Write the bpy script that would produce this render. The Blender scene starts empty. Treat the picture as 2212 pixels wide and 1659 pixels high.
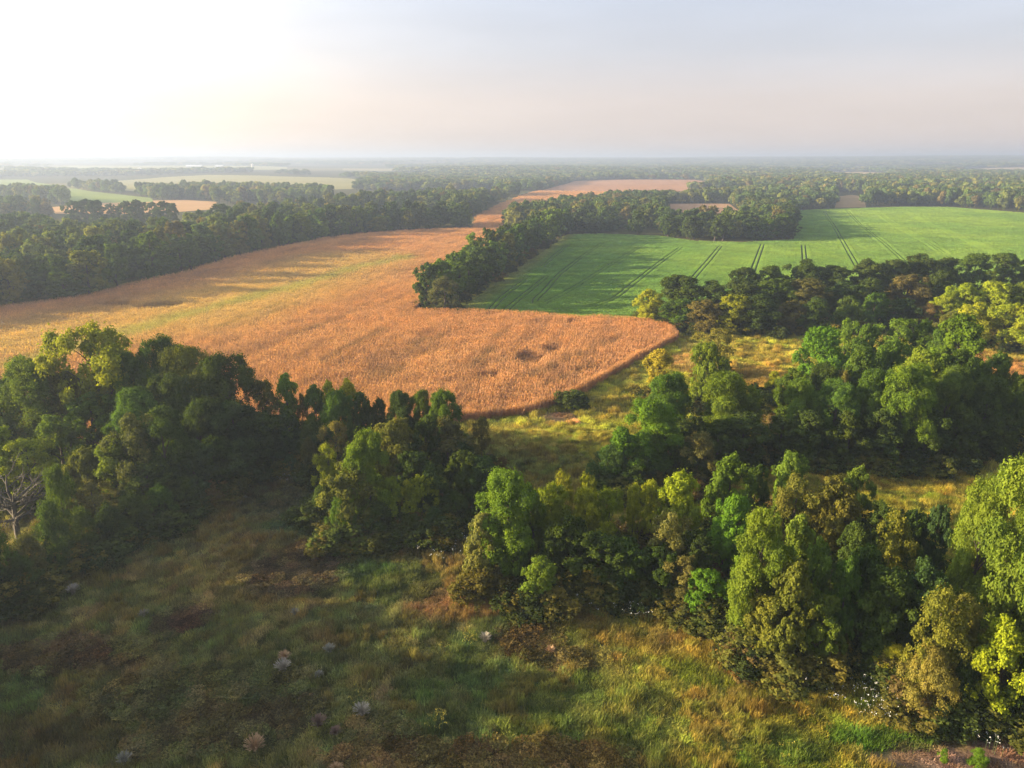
import bpy, math, random
import numpy as np
from mathutils import Vector, Matrix
from mathutils.geometry import delaunay_2d_cdt

rs = np.random.RandomState
random.seed(7)
CAMH = 45.0
PITCH = math.radians(17.23)
F = 1562.0            # focal length in units of a 2212 px wide picture
SUN_ELEV = math.radians(12.8)
SUN_AZ = math.radians(-91.5)     # measured from +Y (view direction), negative = towards -X
scene = bpy.context.scene
COL = scene.collection

# ------------------------------------------------------------------ noise
def _hash(ix, iy, s):
    n = (ix.astype(np.int64) * 374761393 + iy.astype(np.int64) * 668265263 + s * 1274126177) & 0x7fffffff
    n = ((n ^ (n >> 13)) * 1274126177) & 0x7fffffff
    n = (n ^ (n >> 16)) & 0xffff
    return n / 65535.0

def vnoise(x, y, sc, s=0):
    x = np.asarray(x, float) / sc; y = np.asarray(y, float) / sc
    ix = np.floor(x); iy = np.floor(y); fx = x - ix; fy = y - iy
    fx = fx * fx * (3 - 2 * fx); fy = fy * fy * (3 - 2 * fy)
    a = _hash(ix, iy, s); b = _hash(ix + 1, iy, s); c = _hash(ix, iy + 1, s); d = _hash(ix + 1, iy + 1, s)
    return (a * (1 - fx) + b * fx) * (1 - fy) + (c * (1 - fx) + d * fx) * fy

def fbm(x, y, sc, s=0, o=3):
    v = 0; a = 0.5; t = 0
    for k in range(o):
        v = v + a * vnoise(x, y, sc / 2 ** k, s + k * 17); t += a; a *= 0.5
    return v / t

def sstep(a, b, x):
    t = np.clip((x - a) / (b - a), 0, 1); return t * t * (3 - 2 * t)

# ------------------------------------------------------------------ terrain height
def hf(x, y):
    x = np.asarray(x, float); y = np.asarray(y, float)
    r = np.hypot(x, y) + 1e-6
    az = np.degrees(np.arctan2(x, y))
    z = (fbm(x, y, 130, 3, 2) - 0.5) * 1.6 * sstep(60, 250, r)
    z = z + (fbm(x, y, 420, 9, 2) - 0.5) * 9.0 * sstep(650, 1500, r)
    lf = 1 - 0.55 * sstep(-25, 10, az)
    z = z + (fbm(x, y, 1300, 21, 2) - 0.42) * 30.0 * sstep(1100, 3200, r) * lf
    z = z + 55.0 * sstep(1700, 8200, r)
    z = z + 24.0 * sstep(8, 40, az) * sstep(3600, 7000, r) * 0.8 * (0.75 + 0.5 * fbm(x, y, 2600, 5, 2)) * (1 - 0.5 * sstep(9000, 15000, r))
    z = z + (fbm(x, y, 1800, 31, 2) - 0.5) * 14 * sstep(5000, 8000, r)
    return z

SP, CP = math.sin(PITCH), math.cos(PITCH)
_T = np.concatenate([np.geomspace(20, 30000, 1500)])
def P(px, py):
    """point of the ground seen at a place in the photograph (2212 px wide)"""
    u = (px - 1106.0) / F; v = (829.5 - py) / F
    dx, dy, dz = u, CP + v * SP, -SP + v * CP
    n = math.hypot(dx, dy); dx /= n; dy /= n; dz /= n
    X = dx * _T; Y = dy * _T; Z = CAMH + dz * _T
    g = Z - hf(X, Y)
    i = int(np.argmax(g < 0)) if (g < 0).any() else len(_T) - 1
    if i == 0: i = 1
    a, b = _T[i - 1], _T[i]
    for _ in range(22):
        m = (a + b) / 2
        if CAMH + dz * m - float(hf(dx * m, dy * m)) < 0: b = m
        else: a = m
    return dx * a, dy * a

def proj(x, y, z):
    zc = z - CAMH
    dep = y * CP - zc * SP; up = y * SP + zc * CP
    return 1106 + F * x / dep, 829.5 - F * up / dep, dep

def in_poly(x, y, poly):
    x = np.asarray(x, float); y = np.asarray(y, float)
    c = np.zeros(x.shape, bool); n = len(poly)
    for i in range(n):
        x1, y1 = poly[i]; x2, y2 = poly[(i + 1) % n]
        if y1 == y2: continue
        m = ((y1 > y) != (y2 > y)) & (x < (x2 - x1) * (y - y1) / (y2 - y1) + x1)
        c ^= m
    return c

def tag(o, label=None, cat=None, group=None, kind=None):
    if label: o['label'] = label
    if cat: o['category'] = cat
    if group: o['group'] = group
    if kind: o['kind'] = kind
    return o

def link(o): COL.objects.link(o); return o

# ------------------------------------------------------------------ mesh helper
def mesh_np(name, co, faces, mat=None, attrs=None, smooth=False, fmat=None):
    """faces: (n,k) int array or list of such arrays"""
    me = bpy.data.meshes.new(name)
    fl = faces if isinstance(faces, list) else [faces]
    fl = [np.asarray(f, np.int32) for f in fl if len(f)]
    co = np.asarray(co, np.float32)
    me.vertices.add(len(co)); me.vertices.foreach_set('co', co.ravel())
    tot = np.concatenate([np.full(len(f), f.shape[1], np.int32) for f in fl])
    li = np.concatenate([f.ravel() for f in fl])
    me.loops.add(len(li)); me.loops.foreach_set('vertex_index', li)
    me.polygons.add(len(tot))
    st = np.concatenate([[0], np.cumsum(tot)[:-1]]).astype(np.int32)
    me.polygons.foreach_set('loop_start', st)
    me.polygons.foreach_set('loop_total', tot)
    if smooth: me.polygons.foreach_set('use_smooth', np.ones(len(tot), bool))
    me.update(calc_edges=True)
    if mat: me.materials.append(mat)
    for k, v in (attrs or {}).items():
        v = np.asarray(v, np.float32)
        if v.ndim == 1:
            a = me.attributes.new(k, 'FLOAT', 'POINT'); a.data.foreach_set('value', v)
        elif v.shape[1] == 3:
            a = me.attributes.new(k, 'FLOAT_VECTOR', 'POINT'); a.data.foreach_set('vector', v.ravel())
        else:
            a = me.attributes.new(k, 'FLOAT_COLOR', 'POINT'); a.data.foreach_set('color', v.ravel())
    return me

# ------------------------------------------------------------------ materials
def new_mat(name):
    m = bpy.data.materials.new(name); m.use_nodes = True
    nt = m.node_tree; nt.nodes.clear()
    out = nt.nodes.new('ShaderNodeOutputMaterial')
    return m, nt, out

def N(nt, t, **kw):
    n = nt.nodes.new(t)
    for k, v in kw.items(): setattr(n, k, v)
    return n

def leaf_mat(name, src, transl=0.34, tone_amt=0.5, warm=0.25, tt=(1.5, 1.6, .5)):
    """src: 'object' -> object colour, 'inst' -> instance attribute tint"""
    m, nt, out = new_mat(name); L = nt.links.new
    if src == 'object':
        oi = N(nt, 'ShaderNodeObjectInfo'); base = oi.outputs['Color']
    else:
        at = N(nt, 'ShaderNodeAttribute', attribute_type='INSTANCER', attribute_name='tint'); base = at.outputs['Color']
    tn = N(nt, 'ShaderNodeAttribute', attribute_type='GEOMETRY', attribute_name='tone')
    mr = N(nt, 'ShaderNodeMapRange'); mr.inputs['To Min'].default_value = 1 - tone_amt; mr.inputs['To Max'].default_value = 1 + tone_amt
    L(tn.outputs['Fac'], mr.inputs['Value'])
    sc = N(nt, 'ShaderNodeVectorMath', operation='SCALE'); L(base, sc.inputs[0]); L(mr.outputs[0], sc.inputs['Scale'])
    # slight hue drift towards yellow on some clumps
    mw = N(nt, 'ShaderNodeMix', data_type='RGBA', blend_type='MULTIPLY'); mw.inputs[7].default_value = (1.35, 1.08, 0.6, 1)
    t2 = N(nt, 'ShaderNodeMath', operation='MULTIPLY'); t2.inputs[1].default_value = warm * 2
    L(tn.outputs['Fac'], t2.inputs[0]); L(t2.outputs[0], mw.inputs[0]); L(sc.outputs[0], mw.inputs[6])
    gp = N(nt, 'ShaderNodeNewGeometry'); nz = N(nt, 'ShaderNodeTexNoise'); nz.inputs['Scale'].default_value = .32; nz.inputs['Detail'].default_value = 3; L(gp.outputs['Position'], nz.inputs['Vector'])
    mz = N(nt, 'ShaderNodeMapRange'); mz.inputs['From Min'].default_value = .42; mz.inputs['From Max'].default_value = .68; L(nz.outputs['Fac'], mz.inputs['Value'])
    mz.inputs['To Max'].default_value = .8
    mh = N(nt, 'ShaderNodeMix', data_type='RGBA', blend_type='MULTIPLY'); mh.inputs[7].default_value = (1.15, 1.04, .85, 1); L(mz.outputs[0], mh.inputs[0]); L(mw.outputs[2], mh.inputs[6]); mw = mh
    d = N(nt, 'ShaderNodeBsdfDiffuse'); L(mw.outputs[2], d.inputs['Color'])
    tr = N(nt, 'ShaderNodeBsdfTranslucent')
    ty = N(nt, 'ShaderNodeMix', data_type='RGBA', blend_type='MULTIPLY'); ty.inputs[0].default_value = 1; ty.inputs[7].default_value = (*tt, 1)
    L(mw.outputs[2], ty.inputs[6]); L(ty.outputs[2], tr.inputs['Color'])
    mx = N(nt, 'ShaderNodeMixShader'); mx.inputs[0].default_value = transl
    L(d.outputs[0], mx.inputs[1]); L(tr.outputs[0], mx.inputs[2])
    L(mx.outputs[0], out.inputs['Surface'])
    return m

def solid_mat(name, col, rough=0.8, noise=0.0, nsc=1.0, bump=0.0, bsc=1.0):
    m, nt, out = new_mat(name); L = nt.links.new
    b = N(nt, 'ShaderNodeBsdfPrincipled'); b.inputs['Roughness'].default_value = rough
    b.inputs['Base Color'].default_value = (*col, 1)
    g = N(nt, 'ShaderNodeNewGeometry')
    if noise:
        n = N(nt, 'ShaderNodeTexNoise'); n.inputs['Scale'].default_value = nsc; n.inputs['Detail'].default_value = 6
        L(g.outputs['Position'], n.inputs['Vector'])
        mr = N(nt, 'ShaderNodeMapRange'); mr.inputs['From Min'].default_value = 0.25; mr.inputs['From Max'].default_value = 0.75
        mr.inputs['To Min'].default_value = 1 - noise; mr.inputs['To Max'].default_value = 1 + noise
        L(n.outputs['Fac'], mr.inputs['Value'])
        sc = N(nt, 'ShaderNodeVectorMath', operation='SCALE'); sc.inputs[0].default_value = col
        L(mr.outputs[0], sc.inputs['Scale']); L(sc.outputs[0], b.inputs['Base Color'])
    if bump:
        n = N(nt, 'ShaderNodeTexNoise'); n.inputs['Scale'].default_value = bsc; n.inputs['Detail'].default_value = 5
        L(g.outputs['Position'], n.inputs['Vector'])
        bp = N(nt, 'ShaderNodeBump'); bp.inputs['Distance'].default_value = bump; bp.inputs['Strength'].default_value = 1
        L(n.outputs['Fac'], bp.inputs['Height']); L(bp.outputs[0], b.inputs['Normal'])
    L(b.outputs[0], out.inputs['Surface'])
    return m

def sheet_mat(name, noise_layers, bump=0.5, bsc=0.6, col=None):
    """ground-like material: vertex attribute 'col' (or fixed col) times layered noise, with bump"""
    m, nt, out = new_mat(name); L = nt.links.new
    g = N(nt, 'ShaderNodeNewGeometry')
    if col is None:
        at = N(nt, 'ShaderNodeAttribute', attribute_type='GEOMETRY', attribute_name='col'); cur = at.outputs['Color']
    else:
        rgb = N(nt, 'ShaderNodeRGB'); rgb.outputs[0].default_value = (*col, 1); cur = rgb.outputs[0]
    for (sc_, amt, tint, stretch) in noise_layers:
        mp = N(nt, 'ShaderNodeMapping'); mp.inputs['Scale'].default_value = stretch[:3]
        if len(stretch) > 3: mp.inputs['Rotation'].default_value = (0, 0, stretch[3])
        L(g.outputs['Position'], mp.inputs['Vector'])
        n = N(nt, 'ShaderNodeTexNoise'); n.inputs['Scale'].default_value = sc_; n.inputs['Detail'].default_value = 5
        n.inputs['Roughness'].default_value = 0.6
        L(mp.outputs[0], n.inputs['Vector'])
        mr = N(nt, 'ShaderNodeMapRange'); mr.inputs['From Min'].default_value = 0.35; mr.inputs['From Max'].default_value = 0.65
        mr.inputs['To Max'].default_value = amt
        L(n.outputs['Fac'], mr.inputs['Value'])
        mx = N(nt, 'ShaderNodeMix', data_type='RGBA', blend_type='MULTIPLY'); mx.inputs[7].default_value = (*tint, 1)
        L(mr.outputs[0], mx.inputs[0]); L(cur, mx.inputs[6]); cur = mx.outputs[2]
    b = N(nt, 'ShaderNodeBsdfDiffuse'); L(cur, b.inputs['Color'])
    n = N(nt, 'ShaderNodeTexNoise'); n.inputs['Scale'].default_value = bsc; n.inputs['Detail'].default_value = 6; n.inputs['Roughness'].default_value = 0.65
    L(g.outputs['Position'], n.inputs['Vector'])
    bp = N(nt, 'ShaderNodeBump'); bp.inputs['Distance'].default_value = bump
    L(n.outputs['Fac'], bp.inputs['Height']); L(bp.outputs[0], b.inputs['Normal'])
    L(b.outputs[0], out.inputs['Surface'])
    return m

M_LEAF = leaf_mat('tree_leaves', 'object', 0.30, 0.45, 0.22)
M_LEAF_I = leaf_mat('distant_tree_leaves', 'inst', 0.25, 0.4, 0.2)
M_GRASS = leaf_mat('meadow_blades', 'inst', 0.35, 0.45, 0.2, (1.25, 1.3, .7))
M_CORN = leaf_mat('dry_corn_leaves', 'inst', 0.25, 0.28, 0.05)
M_BARK = solid_mat('bark', (0.055, 0.042, 0.03), 0.9, 0.4, 3)
M_DEAD = solid_mat('bare_grey_wood', (0.075, 0.065, 0.052), 0.85, 0.35, 3)

# ------------------------------------------------------------------ geometry pieces
def tube(pts, rad, sides=6):
    """tapered tube along points; returns verts, quads"""
    pts = np.asarray(pts, float); n = len(pts)
    rad = np.asarray(rad, float)
    d = np.gradient(pts, axis=0); d /= np.linalg.norm(d, axis=1)[:, None] + 1e-9
    ref = np.array([1., 0.13, 0.07]); 
    if abs(np.dot(d[0], ref)) > 0.9: ref = np.array([0.1, 1., 0.05])
    a = np.cross(d, ref); a /= np.linalg.norm(a, axis=1)[:, None] + 1e-9
    b = np.cross(d, a)
    th = np.arange(sides) * 2 * math.pi / sides
    v = pts[:, None] + rad[:, None, None] * (np.cos(th)[None, :, None] * a[:, None] + np.sin(th)[None, :, None] * b[:, None])
    v = v.reshape(-1, 3)
    q = []
    for i in range(n - 1):
        for k in range(sides):
            k2 = (k + 1) % sides
            q.append((i * sides + k, i * sides + k2, (i + 1) * sides + k2, (i + 1) * sides + k))
    return v, np.array(q)

class Acc:
    def __init__(s): s.v = []; s.f = []; s.n = 0
    def add(s, v, q): s.v.append(v); s.f.append(q + s.n); s.n += len(v)
    def get(s): return np.concatenate(s.v), np.concatenate(s.f)

def leaves_at(rng, pos, nrm, size, aspect=1.5, tone=None):
    """diamond leaves at pos with normal nrm. returns verts (4n,3), quads"""
    n = len(pos)
    r = rng.normal(size=(n, 3)); t = np.cross(nrm, r); t /= np.linalg.norm(t, axis=1)[:, None] + 1e-9
    b = np.cross(nrm, t)
    s = (size * rng.uniform(0.7, 1.35, n))[:, None]
    lift = nrm * s * 0.14
    v = np.stack([pos - t * s * aspect * 0.5 - lift, pos - b * s * 0.5 + lift, pos + t * s * aspect * 0.5 - lift * 0.6, pos + b * s * 0.5 + lift], 1).reshape(-1, 3)
    q = np.arange(4 * n).reshape(-1, 4)
    return v, q

SH = {  # Rm, zc, zh, exponent, nl, lobe radius fraction, puff r, z0
    'round':  (3.6, .56, .44, 2.0, 24, .38, .44, .08),
    'oval':   (3.0, .50, .50, 2.2, 24, .40, .40, .05),
    'column': (1.9, .52, .50, 2.4, 18, .50, .42, .05),
    'spread': (4.6, .66, .34, 2.0, 24, .30, .50, .30),
    'willow': (3.3, .55, .45, 2.2, 16, .42, .40, .06),
    'thin':   (3.2, .55, .45, 2.0, 26, .30, .38, .10),
    'shrub':  (5.2, .28, .72, 2.0, 20, .34, .70, .00),
}
def crown_arrays(seed, shape, leaf_n, ls, puffs_per=15):
    rng = rs(seed); H = 10.0
    Rm, zc, zh, ex, nl, lf, pr, z0 = SH[shape]
    zs = np.sort(rng.uniform(max(z0, zc - zh * .93), zc + zh * .86, nl)); zs = zs * .5 + np.linspace(max(z0 + .03, zc - zh * .85), zc + zh * .84, nl) * .5
    def env(z): return Rm * np.clip(1 - np.abs((z - zc) / zh) ** ex, 0.02, 1) ** (1 / ex)
    lobes = []
    ph = rng.uniform(0, 6.28)
    for i, z in enumerate(zs):
        a = ph + i * 2.4 + rng.normal() * .35
        R = env(z) * rng.uniform(.66, 1.26)
        lr = Rm * lf * rng.uniform(.55, 1.22)
        rho = max(R - lr * .8, 0) * (1 if i % 4 else rng.uniform(.0, .6))
        lobes.append((np.array([math.cos(a) * rho, math.sin(a) * rho, z * H]), lr))
    lobes.append((np.array([rng.normal() * .3, rng.normal() * .3, (zc + zh * .84) * H]), Rm * lf * .8))
    C, PR, LB = [], [], []
    for li, (c, lr) in enumerate(lobes):
        out = np.array([c[0], c[1], 0.0]); no = np.linalg.norm(out); out = out / no if no > .2 else np.zeros(3)
        k = 0; tries = 0
        npf = max(5, int(puffs_per * (lr / (Rm * lf)) ** 2))
        while k < npf and tries < 400:
            tries += 1
            d = rng.normal(size=3); d /= np.linalg.norm(d)
            if d @ (out * .9 + np.array([0, 0, .75])) < -0.25: continue
            p = c + d * np.array([1, 1, .85]) * lr * rng.uniform(.62, 1.05)
            if p[2] < 0.25: p[2] = rng.uniform(.2, .6)
            C.append(p); PR.append(pr * rng.uniform(.6, 1.25)); LB.append(li); k += 1
    C = np.array(C); PR = np.array(PR)
    w = PR ** 2; w /= w.sum()
    idx = rng.choice(len(C), leaf_n, p=w)
    d = rng.normal(size=(leaf_n, 3)); d /= np.linalg.norm(d, axis=1)[:, None]
    d[:, 2] = np.abs(d[:, 2]) * np.where(rng.rand(leaf_n) < .72, 1, -1)
    if shape == 'willow':
        rad = rng.uniform(.1, 1.15, leaf_n)
    else: rad = rng.uniform(.55, 1.08, leaf_n)
    sp_ = rng.rand(leaf_n) < .07; rad = np.where(sp_, rng.uniform(1.05, 2.0, leaf_n), rad)
    pos = C[idx] + d * (PR[idx] * rad)[:, None]
    pos[:, 2] = np.clip(pos[:, 2], .05, None)
    cen = np.array([0, 0, zc * H])
    o = pos - cen; o /= np.linalg.norm(o, axis=1)[:, None] + 1e-6
    nrm = d * .75 + o * .35 + rng.normal(size=(leaf_n, 3)) * .45 + np.array([0, 0, .12]); nrm /= np.linalg.norm(nrm, axis=1)[:, None]
    asp = 2.6 if shape == 'willow' else 1.5
    v, q = leaves_at(rng, pos, nrm, ls, asp)
    pt = rng.rand(len(C)); lt = rng.rand(len(lobes))
    tone = np.clip(.45 * pt[idx] + .3 * lt[np.array(LB)[idx]] + .25 * rng.rand(leaf_n), 0, 1)
    return v, q, np.repeat(tone, 4), lobes

def trunk_arrays(seed, lobes, top, r0=.22, sides=6):
    rng = rs(seed + 999); A = Acc()
    n = 8; z = np.linspace(-.15, top, n); wob = np.cumsum(rng.normal(size=(n, 2)) * .07, axis=0); wob[0] = 0
    pts = np.column_stack([wob, z]); rad = r0 * np.linspace(1.25, .28, n); rad[0] *= 1.35
    A.add(*tube(pts, rad, sides))
    for i, (c, lr) in enumerate(lobes):
        if i % 2: continue
        zb = max(.8, c[2] - np.hypot(c[0], c[1]) * rng.uniform(.5, .9) - .6); zb = min(zb, top * .95)
        b = np.array([np.interp(zb, z, pts[:, 0]), np.interp(zb, z, pts[:, 1]), zb])
        m = (b + c) / 2 + np.array([0, 0, .15])
        rr = np.interp(zb, z, rad) * .55
        A.add(*tube([b, m, c], [rr, rr * .6, rr * .2], 5))
    return A.get()

def make_variant(name, seed, shape, leaf_n, ls, puffs=15, mat=None):
    v, q, tone, lobes = crown_arrays(seed, shape, leaf_n, ls, puffs)
    me = mesh_np(name + '_crown', v, q, mat or M_LEAF, {'tone': tone})
    tv, tq = trunk_arrays(seed, lobes, (SH[shape][1] + SH[shape][2] * .6) * 10, .3 if shape in ('spread', 'round') else .22)
    tm = mesh_np(name + '_trunk', tv, tq, M_BARK, None, True)
    return dict(crown=me, trunk=tm, R=SH[shape][0] * 1.08, H=(SH[shape][1] + SH[shape][2]) * 10 * 1.01)

VAR = {}
for shp, ns, n in (('round', 4, 26000), ('oval', 4, 24000), ('column', 2, 12000), ('spread', 2, 20000), ('willow', 2, 22000), ('thin', 3, 11000), ('shrub', 2, 20000)):
    VAR[shp] = [make_variant('leafy_' + shp, 100 + 13 * k + 7 * len(shp), shp, n, {'willow': .11, 'thin': .15}.get(shp, .175), 22 if shp != 'willow' else 26) for k in range(ns)]
for shp, ns, n in (('round', 4, 4600), ('oval', 3, 4200), ('spread', 1, 3600), ('thin', 1, 2800), ('shrub', 2, 3200)):
    VAR['m_' + shp] = [make_variant('mid_' + shp, 500 + 11 * k + 3 * len(shp), shp, n, .40, 11) for k in range(ns)]

for k in range(3): VAR.setdefault('h_oval', []).append(make_variant('fine_oval', 900 + k, 'oval', 60000, .105, 40))
for k in range(2): VAR.setdefault('h_round', []).append(make_variant('fine_round', 920 + k, 'round', 62000, .105, 40))
# conifer
def make_conifer(seed):
    rng = rs(seed); n = 6000
    z = rng.uniform(.03, 1, n) ** .9
    tier = .5 + .5 * np.abs(np.sin(z * 26 + rng.rand(n) * .6))
    R = 3.0 * (1 - z) * tier + .12; a = rng.rand(n) * 6.283; rr = R * rng.uniform(.4, 1, n) ** .6
    pos = np.column_stack([np.cos(a) * rr, np.sin(a) * rr, z * 10])
    nrm = np.column_stack([np.cos(a) * .4, np.sin(a) * .4, np.full(n, .7)]) + rng.normal(size=(n, 3)) * .35
    nrm /= np.linalg.norm(nrm, axis=1)[:, None]
    v, q = leaves_at(rng, pos, nrm, .2, 2.4)
    me = mesh_np('cedar_crown', v, q, M_LEAF, {'tone': np.repeat(rng.rand(n), 4)})
    tv, tq = tube([[0, 0, -.2], [0, 0, 5], [0, 0, 9.7]], [.22, .14, .03])
    return dict(crown=me, trunk=mesh_np('cedar_trunk', tv, tq, M_BARK), R=3.1, H=10)
VAR['cedar'] = [make_conifer(5)]

def branching(seed, top=10, nb=15, spread=3.5, r0=.28, up=1.0):
    """bare tree: trunk plus limbs with twigs"""
    rng = rs(seed); T = Acc(); B = Acc()
    n = 9; z = np.linspace(-.2, top * .8, n); w = np.cumsum(rng.normal(size=(n, 2)) * .13, 0); w[0] = 0
    pts = np.column_stack([w, z]); rad = r0 * np.linspace(1.2, .22, n)
    T.add(*tube(pts, rad, 7))
    limbs = []
    for i in range(nb):
        zb = rng.uniform(top * .22, top * .78); b = np.array([np.interp(zb, z, pts[:, 0]), np.interp(zb, z, pts[:, 1]), zb])
        a = i * 2.4 + rng.normal() * .4; ln = spread * rng.uniform(.6, 1.15) * (1.15 - zb / top * .5)
        d = np.array([math.cos(a), math.sin(a), up * rng.uniform(.3, 1.1)]); d /= np.linalg.norm(d)
        m = 6; t = np.linspace(0, 1, m)[:, None]
        p = b + d * ln * t + np.cumsum(rng.normal(size=(m, 3)) * .09, 0) * t; p[:, 2] += (t[:, 0] ** 2) * .5
        rr = np.interp(zb, z, rad) * .6
        limbs.append((p, rr))
        A = Acc(); A.add(*tube(p, rr * np.linspace(1, .22, m), 5))
        for j in range(15):
            k = rng.uniform(.25, .98) * (m - 1); i0 = int(k); q0 = p[i0] + (p[min(i0 + 1, m - 1)] - p[i0]) * (k - i0)
            dd = d + rng.normal(size=3) * .65; dd /= np.linalg.norm(dd); l2 = ln * rng.uniform(.2, .5)
            A.add(*tube([q0, q0 + dd * l2 * .5 + rng.normal(size=3) * .08, q0 + dd * l2], [rr * .38, rr * .24, rr * .08], 4))
        B.add(*A.get())
    return T.get(), B.get()

# ------------------------------------------------------------------ colours (linear base colours of the foliage)
PAL = {
 'dk': (.038, .062, .022), 'bl': (.034, .058, .030), 'gr': (.050, .088, .022), 'lg': (.080, .124, .026),
 'br': (.066, .128, .020), 'ol': (.095, .105, .032), 'yg': (.155, .190, .022), 'yl': (.165, .175, .026),
 'tn': (.120, .118, .052), 'bn': (.080, .080, .038), 'gy': (.072, .078, .044), 'go': (.21, .20, .035), 'pk': (.105, .085, .05)}
PAL = {k: tuple(min(v * f, .9) for v, f in zip(c, (1.26, 1.28, .88))) for k, c in PAL.items()}
CN = {'dk': 'dark green', 'bl': 'deep bluish green', 'gr': 'mid green', 'lg': 'light green', 'br': 'bright green', 'ol': 'olive green',
      'yg': 'yellow-green', 'yl': 'yellowish', 'tn': 'olive-tan', 'bn': 'brownish', 'gy': 'grey-brown', 'go': 'golden', 'pk': 'brownish'}
SN = {'round': 'round', 'oval': 'tall oval', 'column': 'narrow', 'spread': 'spreading', 'willow': 'feathery', 'thin': 'thinly leaved', 'shrub': 'low bushy', 'cedar': 'conical'}
ORD = ['', 'first', 'second', 'third', 'fourth', 'fifth', 'sixth', 'seventh', 'eighth', 'ninth', 'tenth', 'eleventh', 'twelfth', 'thirteenth', 'fourteenth', 'fifteenth', 'sixteenth',
       'seventeenth', 'eighteenth', 'nineteenth', 'twentieth'] 
for a_ in ('twenty', 'thirty', 'forty', 'fifty', 'sixty', 'seventy', 'eighty'):
    for k_ in range(1, 10): ORD.append(a_ + '-' + ORD[k_])
    ORD.append({'twenty': 'thirtieth', 'thirty': 'fortieth', 'forty': 'fiftieth', 'fifty': 'sixtieth', 'sixty': 'seventieth', 'seventy': 'eightieth', 'eighty': 'ninetieth'}[a_])

TREE_N = [0]
NEAR_FEET = []
_last_var = {}
def place_tree(x, y, h, w, shape, ck, label, group, rng, name=None, cat=None, lod=False):
    key = ('m_' if lod and ('m_' + shape) in VAR else '') + shape
    if not lod and h > 12 and math.hypot(x, y) < 130 and 'h_' + shape in VAR: key = 'h_' + shape
    vs = VAR[key]; k = rng.randint(len(vs))
    if _last_var.get(key) == k and len(vs) > 1: k = (k + 1) % len(vs)
    _last_var[key] = k; v = vs[k]
    bush = shape == 'shrub' or h < 4.5
    nm = name or ('bush' if bush else {'willow': 'willow_tree', 'column': 'poplar_tree', 'cedar': 'cedar_tree'}.get(shape, 'broadleaf_tree'))
    root = link(bpy.data.objects.new(nm, None)); root.empty_display_size = .5
    root.location = (x, y, float(hf(x, y))); root.rotation_euler.z = rng.uniform(0, 6.28)
    sx = w / (2 * v['R']); root.scale = (sx * rng.uniform(.93, 1.07), sx * rng.uniform(.93, 1.07), h / v['H'])
    tag(root, label, cat or ('bush' if bush else 'tree'), group)
    c = link(bpy.data.objects.new('crown', v['crown'])); c.parent = root
    base = np.array(PAL[ck]) * rng.uniform(.85, 1.18); base = base * np.array([rng.uniform(.9, 1.12), 1, rng.uniform(.85, 1.15)])
    c.color = (*base, 1)
    t = link(bpy.data.objects.new('stem' if bush else 'trunk', v['trunk'])); t.parent = root
    TREE_N[0] += 1
    return root

def tree_px(bx, by, ty, wpx, shape, ck, label, group, rng, **kw):
    wpx *= (1.3 if bx < 600 and by > 960 else 1.2 if 1050 < bx < 1480 and by > 1010 else 1.06) if shape not in ('column', 'cedar', 'shrub') else 1.08
    x, y = P(bx, by); d = math.hypot(x, y)
    z0 = float(hf(x, y))
    # height so that the top projects at ty
    v = (829.5 - ty) / F
    # up/dep = v ; up = y*SP + zc*CP ; dep = y*CP - zc*SP
    zc = (v * y * CP - y * SP) / (CP + v * SP)
    h = CAMH + zc - z0
    dep = proj(x, y, z0 + h * .6)[2]
    w = wpx / F * dep
    h = max(h, 1.2); NEAR_FEET.append((x, y, w, h))
    return place_tree(x, y, h, w, shape, ck, label, group, rng, **kw)

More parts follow.
